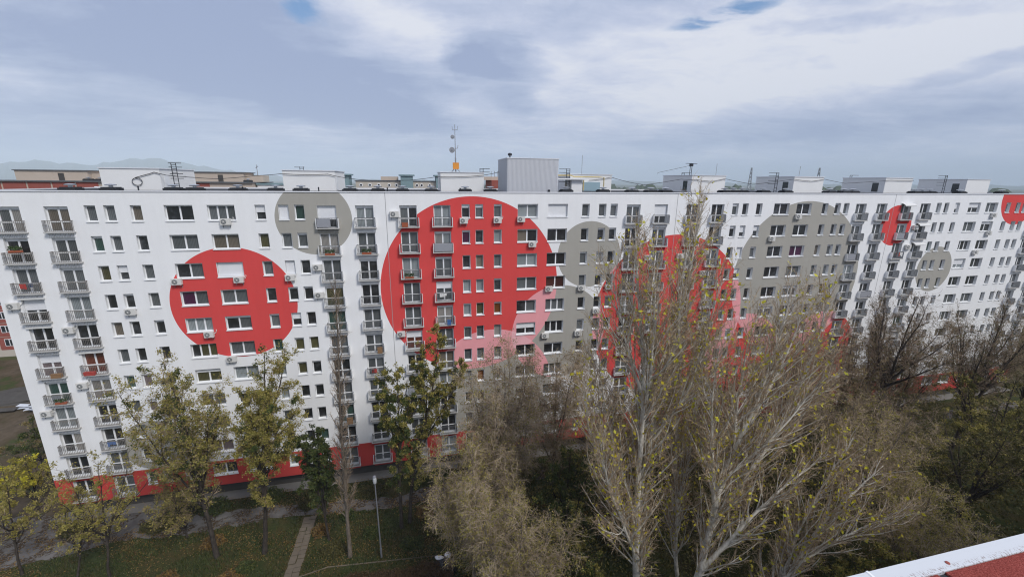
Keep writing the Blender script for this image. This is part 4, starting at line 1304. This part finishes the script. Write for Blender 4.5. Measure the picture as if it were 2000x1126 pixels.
# left group
round_tree('park_tree', 'broad olive tree with bare brown tips standing in front of the left windows', GL, (9.2, -8.5), 18.6, 4.0, ('bark_dark', 'twig_brown'),
           [('leaf_olive', 24000, .066, dict(spread=.10, clump=.3)), ('leaf_green', 5000, .08, dict(spread=.11, clump=.07, level=2))], 31, fork=.3, n=7, r=.2, lean=(-.6, 0), dens=(2.0, 3.2, 7), blen=2.5)
round_tree('park_tree', 'rounded yellowish olive tree directly right of the broad brown tipped tree', GL, (13.3, -9.0), 20.2, 2.8, ('bark_dark', 'twig_brown'),
           [('leaf_olive', 34000, .068, dict(spread=.12, clump=.35)), ('leaf_green', 4000, .085, dict(spread=.11, clump=.08, level=2))], 32, fork=.28, n=7, r=.2, lean=(2.2, 0), dens=(1.9, 2.8, 5), blen=2.0)
round_tree('park_tree', 'narrow dark green tree between the path and the slim bare tree', GL, (18.8, -8.7), 12.6, 1.5, ('bark_dark', 'twig_dark'),
           [('leaf_green', 21000, .09, dict(spread=.11, clump=.6))], 33, fork=.2, n=6, r=.11, lean=(-.5, .2), dens=(2.2, 2.4, 2), blen=1.5, twl=.4)
round_tree('park_tree', 'forked dark green tree with two tall leafy arms right of the street lamp', GL, (25.5, -8.7), 17.6, 2.2, ('bark_dark', 'twig_brown'),
           [('leaf_green', 15000, .08, dict(spread=.13, clump=.3)), ('leaf_olive', 12000, .078, dict(spread=.11, clump=.25))], 34, fork=.42, n=5, r=.17, lean=(.6, 0), dens=(1.8, 2.3, 2.4), blen=1.5)
# its second arm is part of the same trunk
SL = [dict(dens=6.0, t=(.16, .98), ang=27, angsd=6, len=2.3, prof=lambda t: .75 + .6 * t - 1.05 * t * t, seg=7, sides=4, up=.05, wob=.06, rr=.4, rmin=.014, tip=.35),
      dict(dens=4.2, t=(.15, 1), ang=28, angsd=9, len=.8, seg=3, sides=2, up=.03, wob=.10, rr=.5, rmin=.008, rmax=.014, tip=.5),
      dict(dens=6, t=(.15, 1), ang=32, angsd=12, len=.40, seg=2, sides=2, wob=.12, rr=.6, rmin=.0055, rmax=.008, tip=.5)]
tree('slim_tree', 'slim bare columnar tree with a pale spotted trunk left of the street lamp', 'tree', GL,
     [[(21.0, -11.1, 0), (21.1, -11.1, 5), (21.3, -11.1, 13), (21.7, -11.1, 20), (22.0, -11.1, 25.9)]], [.17], SL, ('bark_mid', 'twig_brown'), None, seed=35, wob=.02)
FK = [dict(dens=2.4, t=(.2, .98), ang=38, angsd=12, len=1.7, prof=lambda t: 1 - .4 * t, seg=6, sides=4, up=.05, wob=.09, rr=.45, rmin=.014, tip=.35),
      dict(dens=3.4, t=(.15, 1), ang=40, angsd=14, len=.85, seg=3, sides=2, up=-.02, wob=.14, rr=.5, rmin=.008, rmax=.018, tip=.5),
      dict(dens=6, t=(.1, 1), ang=42, angsd=16, len=.45, seg=2, sides=2, up=-.05, wob=.18, rr=.6, rmin=.0055, rmax=.0085, tip=.5)]
tree('park_tree', 'leaning leafy tree with brown tips rising right of the forked dark green tree', 'tree', GL,
     [[(26.3, -8.2, 0), (26.6, -8.3, 4), (27.6, -8.6, 9), (29.0, -8.7, 14), (30.0, -8.7, 20.2)], [(27.4, -8.6, 8), (29.3, -8.9, 11.5), (31.2, -9, 14.8), (31.9, -9, 17)], [(28.3, -8.6, 11), (28.6, -8, 15), (28.4, -8, 18.4)]], [.17, .1, .09], FK, ('bark_dark', 'twig_brown'),
     [('leaf_olive', 16000, .078, dict(spread=.09, clump=.3)), ('leaf_green', 6000, .085, dict(spread=.11, clump=.25, level=2))], seed=36)
# tan feathery group
FT = dict(droop=-.09, twl=.8, dens=(2.4, 4.6, 10), wob=.11)
round_tree('feathery_tree', 'tan feathery tree with drooping twigs in front of the grey window strip', FE, (35.0, -13), 18.8, 4.0, ('bark_mid', 'twig_tan'), [('leaf_tan', 12000, .065, dict(spread=.10, clump=.4)), ('leaf_olive', 6000, .065, dict(spread=.1, clump=.15))], 41, top=1.05, n=14, r=.18, lean=(0, 0), **FT)
round_tree('feathery_tree', 'rear tan feathery tree rising to the pink overlap left of the tallest poplar', FE, (41.0, -9), 17.4, 3.9, ('bark_mid', 'twig_tan'), [('leaf_tan', 12000, .065, dict(spread=.10, clump=.4))], 42, top=1.04, n=10, r=.17, **FT)
round_tree('feathery_tree', 'low rounded tan tree beside the dark covered heap and the hedge end', FE, (31.6, -17), 14.2, 3.9, ('bark_mid', 'twig_tan'), [('leaf_tan', 9000, .06, dict(spread=.12, clump=.4)), ('leaf_olive', 11000, .065, dict(spread=.11, clump=.2))], 43, n=8, r=.15, fork=.2, **FT)
round_tree('feathery_tree', 'nearest tan feathery crown below the low rounded tan tree', FE, (34.2, -22.5), 12.2, 3.8, ('bark_mid', 'twig_tan'), [('leaf_tan', 7000, .055, dict(spread=.12, clump=.3)), ('leaf_olive', 11000, .06, dict(spread=.11, clump=.2))], 44, n=8, r=.14, fork=.2, **FT)
round_tree('shade_tree', 'dark green leafy tree in the shade under the tallest poplar', 'shady evergreen trees among the bare ones', (40.3, -15), 11.5, 2.6, ('bark_dark', 'twig_dark'), [('leaf_green', 12000, .085, dict(spread=.11, clump=.4)), ('leaf_olive', 4000, .07, dict(spread=.09, clump=.2))], 45, n=6, r=.13, fork=.2, dens=(1.6, 2.0, 2.2), blen=1.8)
# right group
GR = 'brown bare trees crowding the far end of the block'
RT = dict(droop=-.05, twl=.72, dens=(2.2, 4.2, 9), wob=.11)
round_tree('bare_tree', 'dense brown bare tree rising behind the wide spreading poplar', GR, (65.5, -13), 20.6, 4.6, ('bark_mid', 'twig_brown'), [('leaf_tan', 5000, .06, dict(spread=.12, clump=.3))], 51, n=9, r=.2, **RT)
round_tree('bare_tree', 'tan brown bushy tree with yellow olive patches right of the wide poplar', GR, (67.0, -20), 15.6, 5.2, ('bark_mid', 'twig_tan'), [('leaf_tan', 7000, .06, dict(spread=.12, clump=.3)), ('leaf_olive', 9000, .065, dict(spread=.09, clump=.14))], 52, n=10, r=.2, **RT)
round_tree('bare_tree', 'low brown tree with olive leaves just beyond the near roof edge', GR, (65.0, -26), 11.6, 4.6, ('bark_mid', 'twig_tan'), [('leaf_olive', 14000, .06, dict(spread=.09, clump=.2)), ('leaf_tan', 5000, .06, dict(spread=.12, clump=.3))], 53, n=9, r=.17, fork=.2, **RT)
KD = dict(droop=.03, twl=.60, dens=(2.0, 3.6, 7), wob=.08, bang=34)
round_tree('dark_tree', 'dark bare tree with strong black limbs against the white far balconies', 'dark leafless trees near the far balconies', (81.0, -10), 21.6, 5.8, ('bark_dark', 'twig_brown'), [('leaf_darkolive', 2500, .07, dict(spread=.09, clump=.2))], 54, n=8, r=.24, lean=(3.5, 0), fork=.34, blen=2.9, **KD)
round_tree('dark_tree', 'second dark bare tree with slanting black limbs before the farthest balconies', 'dark leafless trees near the far balconies', (92.6, -12), 20.6, 5.6, ('bark_dark', 'twig_brown'), [('leaf_darkolive', 3500, .07, dict(spread=.09, clump=.2))], 55, n=8, r=.24, lean=(2.5, 0), fork=.3, blen=2.9, **KD)
round_tree('shade_tree', 'large dark olive tree above the corner of the near roof edge', 'shady evergreen trees among the bare ones', (77.5, -22), 15.0, 5.2, ('bark_dark', 'twig_brown'), [('leaf_darkolive', 14000, .085, dict(spread=.13, clump=.3)), ('leaf_olive', 5000, .07, dict(spread=.09, clump=.12))], 56, n=9, r=.2, fork=.2, dens=(1.6, 2.2, 2.6), blen=2.4)
round_tree('shade_tree', 'brownish olive tree below the slanting black limbs of the second dark bare tree', 'shady evergreen trees among the bare ones', (87.5, -18), 14.5, 5.0, ('bark_dark', 'twig_brown'), [('leaf_olive', 7000, .08, dict(spread=.15, clump=.35)), ('leaf_darkolive', 8000, .09, dict(spread=.11, clump=.2))], 57, n=8, r=.2, fork=.2, dens=(1.4, 2.0, 2.2), blen=2.4)
round_tree('bare_tree', 'greyish brown bare tree below the far red plinth between the bushy and dark trees', GR, (77.0, -12), 12.5, 4.4, ('bark_mid', 'twig_brown'), [('leaf_darkolive', 5000, .07, dict(spread=.09, clump=.2))], 58, n=8, r=.16, fork=.22, dens=(1.5, 2.3, 3.0), blen=2.2)
round_tree('shade_tree', 'dark undergrowth tree filling the gap between the pale poplar trunks', 'shady evergreen trees among the bare ones', (51.5, -14), 12.5, 4.6, ('bark_dark', 'twig_brown'), [('leaf_darkolive', 16000, .085, dict(spread=.13, clump=.3))], 59, n=9, r=.16, fork=.2, dens=(1.5, 2.1, 2.6), blen=2.3)
XT = dict(dens=(1.9, 3.5, 7.5), droop=-.04, twl=.65, wob=.11)
round_tree('bare_tree', 'rusty brown tree between the pink crescent and the tallest poplar', GR, (46.0, -10.5), 15.5, 3.6, ('bark_mid', 'twig_brown'), [('leaf_tan', 6000, .07, dict(spread=.09, clump=.3)), ('leaf_fallen', 4000, .07, dict(spread=.09, clump=.2))], 81, n=8, r=.16, fork=.2, blen=2.2, **XT)
round_tree('bare_tree', 'brown bare tree behind the poplars hiding the plinth under the central red circle', GR, (55.5, -9.5), 15.0, 4.2, ('bark_mid', 'twig_brown'), [('leaf_darkolive', 6000, .075, dict(spread=.09, clump=.3))], 82, n=8, r=.16, fork=.2, blen=2.4, **XT)
round_tree('shade_tree', 'dark olive tree standing low behind the wide spreading poplar', 'shady evergreen trees among the bare ones', (58.0, -17.5), 11.5, 4.2, ('bark_dark', 'twig_brown'), [('leaf_darkolive', 16000, .08, dict(spread=.13, clump=.3)), ('leaf_olive', 3000, .07, dict(spread=.09, clump=.12))], 83, n=8, r=.15, fork=.18, dens=(1.5, 2.0, 2.6), blen=2.2)
round_tree('shade_tree', 'mossy green tree at the foot of the slanting poplar limbs', 'shady evergreen trees among the bare ones', (58.5, -27.5), 7.6, 3.8, ('bark_dark', 'twig_brown'), [('leaf_olive', 14000, .07, dict(spread=.11, clump=.3)), ('leaf_green', 5000, .07, dict(spread=.11, clump=.2))], 84, n=8, r=.12, fork=.18, dens=(1.5, 2.0, 3), blen=2.0)
round_tree('shade_tree', 'olive green tree between the nearest tan crown and the poplar trunk', 'shady evergreen trees among the bare ones', (38.6, -19.5), 9.4, 2.6, ('bark_dark', 'twig_brown'), [('leaf_green', 9000, .075, dict(spread=.11, clump=.35)), ('leaf_olive', 6000, .07, dict(spread=.09, clump=.2))], 85, n=7, r=.12, fork=.18, dens=(1.5, 2.0, 3), blen=1.8)
for i_, (tx, ty, th, tsp, lab) in enumerate([(71.0, -8.5, 17.0, 4.8, 'brown crown against the lower edge of the red and pink overlap'),
        (88.0, -8.0, 17.0, 5.0, 'grey brown crown between the two dark limbed trees'),
        (99.5, -9.0, 18.0, 5.4, 'brown crown behind the second dark limbed tree'),
        (110.0, -9.0, 17.5, 5.4, 'farthest brown crown beside the end of the painted block'),
        (73.0, -16.0, 13.5, 4.6, 'tangled brown crown in the middle of the far thicket'),
        (79.5, -7.5, 17.2, 4.6, 'brown crown in front of the half hidden red circle beside the far balconies'),
        (85.5, -6.5, 17.6, 4.4, 'brown crown nearest the far plinth between the balconies and the dark limbed trees'),
        (60.5, -9.0, 16.5, 4.2, 'brown crown rising under the right rim of the central red circle')]):
    round_tree('bare_tree', lab, GR, (tx, ty), th, tsp, ('bark_dark' if i_ % 2 else 'bark_mid', 'twig_brown'), [('leaf_tan' if i_ % 2 else 'leaf_darkolive', 6000, .075, dict(spread=.09, clump=.3))], 90 + i_, n=9, r=.16, fork=.18, blen=2.4, **XT)
# young trees at the left bottom
YG = 'young thin trees beside the corner path'
YD = dict(droop=.0, twl=.5, dens=(1.5, 2.2, 4.0), wob=.09, bang=40)
round_tree('young_tree', 'thin young tree with sparse yellow leaves in front of the red plinth corner', YG, (1.1, -8.8), 11.2, 3.8, ('bark_dark', 'twig_brown'), [('leaf_dull', 1500, .075, dict(spread=.12, clump=.25)), ('leaf_olive', 2600, .07, dict(spread=.12, clump=.2))], 61, n=6, r=.10, lean=(.8, .8), fork=.3, blen=1.7, **YD)
round_tree('young_tree', 'thin young tree with sparse olive leaves beside the widest part of the grey path', YG, (-6.4, -6.9), 10.2, 3.8, ('bark_dark', 'twig_brown'), [('leaf_olive', 2500, .075, dict(spread=.09, clump=.25)), ('leaf_dull', 700, .07, dict(spread=.12, clump=.2))], 62, n=6, r=.10, lean=(.6, .6), fork=.3, blen=1.7, **YD)
round_tree('young_tree', 'low brownish brush with a few olive leaves left of the broad olive tree', YG, (5.6, -5.6), 7.4, 3.0, ('bark_dark', 'twig_brown'), [('leaf_olive', 4000, .07, dict(spread=.1, clump=.25)), ('leaf_tan', 2500, .07, dict(spread=.1, clump=.3))], 66, n=8, r=.08, fork=.15, dens=(1.8, 3.2, 7), blen=1.7, droop=-.02)
round_tree('young_tree', 'small leaning tree with thin dark stem on the leafy ground nearest the camera', YG, (-1.6, -8.2), 8.6, 3.0, ('bark_dark', 'twig_brown'), [('leaf_olive', 2600, .07, dict(spread=.1, clump=.25)), ('leaf_dull', 700, .07, dict(spread=.1, clump=.2))], 67, n=6, r=.08, fork=.25, lean=(1.6, .4), blen=1.6, **YD)
round_tree('yellow_tree', 'bright yellow leafed small tree beside the wall corner of the painted block', 'yellow autumn trees by the corner', (-11.2, 1.8), 6.2, 2.2, ('bark_dark', 'twig_brown'), [('leaf_yellow', 2600, .085, dict(spread=.11, clump=.2)), ('leaf_dull', 4500, .085, dict(spread=.11, clump=.4)), ('leaf_olive', 3000, .085, dict(spread=.11, clump=.3))], 63, n=6, r=.09, fork=.2, dens=(1.4, 2, 1.6), blen=1.5, droop=0)
round_tree('yellow_tree', 'lower olive yellow tree next to the path left of the wall corner', 'yellow autumn trees by the corner', (-12.0, -2.4), 5.2, 2.4, ('bark_dark', 'twig_brown'), [('leaf_olive', 6000, .085, dict(spread=.11, clump=.35)), ('leaf_dull', 1200, .085, dict(spread=.11, clump=.3))], 64, n=6, r=.09, fork=.2, dens=(1.3, 2, 1.6), blen=1.5, droop=0)
round_tree('dark_tree', 'dark scrub tree on the waste ground behind the wall corner', 'dark leafless trees near the waste ground', (-15.5, 9.0), 6.0, 3.0, ('bark_dark', 'twig_dark'), [('leaf_green', 9000, .09, dict(spread=.15, clump=.3)), ('leaf_tan', 3000, .08, dict(spread=.11, clump=.3))], 65, n=7, r=.09, fork=.2, dens=(1.3, 2, 1.6), blen=1.6, droop=0)


# ---- shrubs, hedge, ground cover
def shrub(x, y, w, d, h, n, m, label, seed, group='low shrubs along the path'):
    rng = np.random.default_rng(seed)
    o = thing('shrub', label, 'shrub', (x, y, 0), group=group)
    a = norm(rng.normal(size=(n, 3))); a[:, 2] = np.abs(a[:, 2]); rr = rng.uniform(.35, 1, (n, 1)) ** .6 * (1 + .22 * np.sin(a[:, :1] * 5 + seed) * np.cos(a[:, 1:2] * 4))
    c = a * rr * np.array([w, d, h]); u = norm(rng.normal(size=(n, 3))); v = perp(u, rng); s = rng.uniform(.05, .10, (n, 1))
    V = np.stack([c - u * s, c + v * s * .6, c + u * s, c - v * s * .6], 1).reshape(-1, 3)
    f = put('foliage', nmesh('foliage', V, np.arange(4 * n).reshape(n, 4), [m]), o); f['kind'] = 'stuff'
    st_ = []
    k = 14
    P = np.zeros((k, 4, 3)); ang = rng.uniform(0, 6.28, k); q = rng.uniform(.3, .85, k)
    for i in range(4):
        P[:, i] = np.stack([np.cos(ang) * q * w * i / 3, np.sin(ang) * q * d * i / 3, np.full(k, h * .8 * i / 3)], 1)
    V, Q = tubes(P, np.full((k, 4), .02), 4)
    put('stem', nmesh('stem', V, Q, ['bark_dark']), o)


shrub(3.6, -2.0, 1.5, 1.1, 1.6, 3200, 'leaf_green', 'bright green shrub beside the path in front of the red plinth', 71)
shrub(6.8, -2.2, 1.3, 1.0, 1.4, 2600, 'leaf_green', 'low green shrub at the foot of the broad olive tree', 72)
shrub(11.6, -1.9, 1.9, .9, 1.5, 3600, 'leaf_green', 'wide dark shrub under the red plinth behind the olive trees', 73)
shrub(29.6, -2.4, 1.6, 1.0, 1.3, 3000, 'leaf_green', 'dark shrub beside the paving right of the forked tree', 74)
shrub(20.2, -6.2, .8, .7, .9, 1400, 'leaf_green', 'small shrub left of the slim tree near the path', 75)
shrub(17.9, -7.6, .9, .8, .9, 1400, 'leaf_fallen', 'small rusty orange shrub at the top of the stone path', 76)
shrub(27.8, -7.4, 1.0, .9, .9, 1600, 'leaf_fallen', 'small rust coloured shrub right of the forked tree', 77)
shrub(22.6, -8.9, .8, .8, .8, 1400, 'leaf_green', 'low green shrub just behind the street lamp', 78)
shrub(-5.2, -2.6, 1.4, 1.0, 1.3, 2600, 'leaf_darkolive', 'dark shrub on the court near the red plinth corner', 79)
shrub(2.2, -3.6, 1.7, 1.0, .9, 2600, 'leaf_darkolive', 'flat dark shrub island in the asphalt court', 80)
# hedge
n = 26000
rng = np.random.default_rng(5)
for x_, y_, w_s, h_s, m_s, l_s in [(44.5, -4.0, 3.2, 2.6, 'leaf_darkolive', 'tall dark brush by the path behind the tallest poplar'), (38.4, -4.2, 2.6, 2.2, 'leaf_darkolive', 'dark brush by the path behind the tan feathery trees'), (91.5, -4.0, 4.4, 2.6, 'leaf_darkolive', 'long dark brush beside the far end of the path'), (82.0, -4.2, 3.6, 2.4, 'leaf_darkolive', 'dark brush below the far red plinth'), (100.5, -4.0, 4.2, 2.6, 'leaf_darkolive', 'farthest dark brush beside the path'),
        (8.2, -6.9, 1.1, .7, 'leaf_fallen', 'rusty low shrub left of the olive tree trunk on the lawn'), (10.9, -11.6, 1.5, .5, 'leaf_fallen', 'heap of orange brown leaves on the lawn below the olive trees'),
        (5.6, -10.6, 1.7, .5, 'leaf_fallen', 'wide drift of rusty leaves on the lawn beside the thin yellow tree'), (12.2, -10.4, .8, .6, 'leaf_green', 'bright green clump on the lawn between two trunks'),
        (19.4, -10.2, 1.3, .7, 'leaf_darkolive', 'ragged dark brush right of the stone path'), (26.6, -11.0, 1.2, .6, 'leaf_green', 'low green clump on the lawn right of the street lamp'), (28.6, -9.6, 1.4, .9, 'leaf_darkolive', 'dark ragged shrub at the edge of the tan trees'),
        (16.0, -3.6, 1.1, .8, 'leaf_darkolive', 'dark leaf mound at the far end of the stone path'), (22.2, -3.0, 1.6, .8, 'leaf_darkolive', 'dark strip of shrubs under the ground floor balcony')]:
    shrub(x_, y_, w_s, w_s * (.75 if w_s < 2 else .5), h_s, 2000 if w_s < 2 else 9000, m_s, l_s, int(x_ * 31))
tt = rng.uniform(0, 1, n); hx = 13.5 + 16.5 * tt
hy = -13.55 - 1.2 * rng.uniform(0, 1, n) - .15 * np.sin(hx * 1.3) - .05 * (hx - 14)
hz = 1.05 * rng.uniform(0, 1, n) ** .6 * (1 + .12 * np.sin(hx * 2.1) + .08 * np.sin(hx * 5.3))
c = np.stack([hx, hy, hz], 1); u = norm(rng.normal(size=(n, 3))); v = perp(u, rng); s = rng.uniform(.04, .075, (n, 1))
V = np.stack([c - u * s, c + v * s * .6, c + u * s, c - v * s * .6], 1).reshape(-1, 3)
o = thing('hedge', 'brown autumn hedge running along the lawn edge by the street lamp', 'hedge')
put('foliage', nmesh('foliage', V, np.arange(4 * n).reshape(n, 4), ['leaf_hedge']), o)['kind'] = 'stuff'
b = MB()
for i in range(60):
    xx = 13.6 + i * .275; b.tube([(xx, -14.1 - .05 * (xx - 14), 0), (xx + rnd.uniform(-.1, .1), -14.1 - .05 * (xx - 14) + rnd.uniform(-.3, .3), .8)], .018, 4)
put('stem', b.mesh('stem', 'bark_dark'), o)['kind'] = 'stuff'
# tangled undergrowth below the trees of the far half
n = 46000
ux = rng.uniform(37, 118, n); uy = rng.uniform(-31, -6.2, n)
hh = 1.3 + 2.2 * (np.sin(ux * .8 + 2 * np.sin(uy * .6)) * np.cos(uy * .7) * .5 + .5) + .5 * np.sin(ux * 2.3) * np.sin(uy * 1.9)
hh = hh * np.clip((ux - 36) / 5, .2, 1) * np.clip((-5.8 - uy) / 3, .25, 1)
c = np.stack([ux, uy, np.maximum(.03, hh * rng.uniform(0, 1, n) ** .5)], 1); u = norm(rng.normal(size=(n, 3))); v = perp(u, rng); s = rng.uniform(.09, .18, (n, 1))
V = np.stack([c - u * s, c + v * s * .6, c + u * s, c - v * s * .6], 1).reshape(-1, 3)
put('undergrowth', nmesh('undergrowth', V, np.arange(4 * n).reshape(n, 4), ['leaf_darkolive']))['kind'] = 'stuff'
# fallen leaves and grass
n = 64000
gx = rng.uniform(-16, 62, n); gy = -16.5 + 16.0 * rng.uniform(0, 1, n)
key = np.sin(gx * .7 + 1.3 * np.sin(gy * .9)) + np.sin(gy * 1.1 + gx * .31) + rng.normal(0, .8, n)
ok = key > .25; gx, gy = gx[ok], gy[ok]; n = len(gx)
c = np.stack([gx, gy, rng.uniform(.02, .06, n)], 1); u = norm(rng.normal(size=(n, 3)) * np.array([1, 1, .25])); v = norm(np.cross(u, np.array([0, 0, 1.]) + rng.normal(0, .3, (n, 3)))); s = rng.uniform(.04, .09, (n, 1))
V = np.stack([c - u * s, c + v * s * .6, c + u * s, c - v * s * .6], 1).reshape(-1, 3)
V[:, 2] = np.maximum(V[:, 2], .015)
put('fallen_leaves', nmesh('fallen_leaves', V, np.arange(4 * n).reshape(n, 4), ['leaf_fallen']))['kind'] = 'stuff'
leafm('grass_blade', [(.018, .032, .009), (.05, .075, .02), (.10, .115, .035), (.035, .05, .013), (.12, .10, .04)], .15)
n = 90000
gx = rng.uniform(-14, 50, n); gy = -16.5 + 15.2 * rng.uniform(0, 1, n)
onpath = (gy > np.interp(gx, [-16, -9, 0, 4.6, 13.1, 24.7, 33, 60], [-9.5, -6.2, -4.6, -5.1, -4.7, -5.8, -5.0, -5.2]) - .1) & (gy < np.interp(gx, [-14, -4, 3, 5, 12.5, 24.6, 29, 33, 60], [1.3, -.3, -.4, -2.6, -2.7, -4.3, -3.3, -3.2, -3.4]) + .1)
onstone = (gx > 15.6) & (gx < 17.1) & (gy < -5.0) & (gy > -13.5)
patch = np.sin(gx * .9 + np.sin(gy * 1.3)) + np.sin(gy * 1.5 - gx * .4) + rng.normal(0, .7, n)
ok = ~onpath & ~onstone & (patch > -.5); gx, gy = gx[ok], gy[ok]; n = len(gx)
c = np.stack([gx, gy, np.zeros(n)], 1); a = rng.uniform(0, 6.28, n); w = rng.uniform(.02, .055, n); h = rng.uniform(.10, .34, n)
dx = np.stack([np.cos(a) * w, np.sin(a) * w, np.zeros(n)], 1); tip = np.stack([rng.normal(0, .05, n), rng.normal(0, .05, n), h], 1)
V = np.stack([c - dx, c + dx, c + tip], 1).reshape(-1, 3)
put('grass', nmesh('grass', V, np.arange(3 * n).reshape(n, 3), ['grass_blade']))['kind'] = 'stuff'
print('TREE TRIS', TRI[0], 'OBJECTS', len(bpy.data.objects))

# ---- the air: a thin even haze that only far hills show
hz = MB(); hz.box(-13500, 13500, -2600, 14200, -6.5, 420)
m = bpy.data.materials.new('haze'); m.use_nodes = True; nt = m.node_tree; nt.nodes.clear()
ou = nt.nodes.new('ShaderNodeOutputMaterial'); pv = nt.nodes.new('ShaderNodeVolumePrincipled')
pv.inputs['Color'].default_value = (.80, .905, 1, 1); pv.inputs['Density'].default_value = .00018; pv.inputs['Anisotropy'].default_value = -.3
nt.links.new(pv.outputs[0], ou.inputs['Volume']); MATS['haze'] = m
o = put('haze', hz.mesh('haze', 'haze')); o['kind'] = 'stuff'
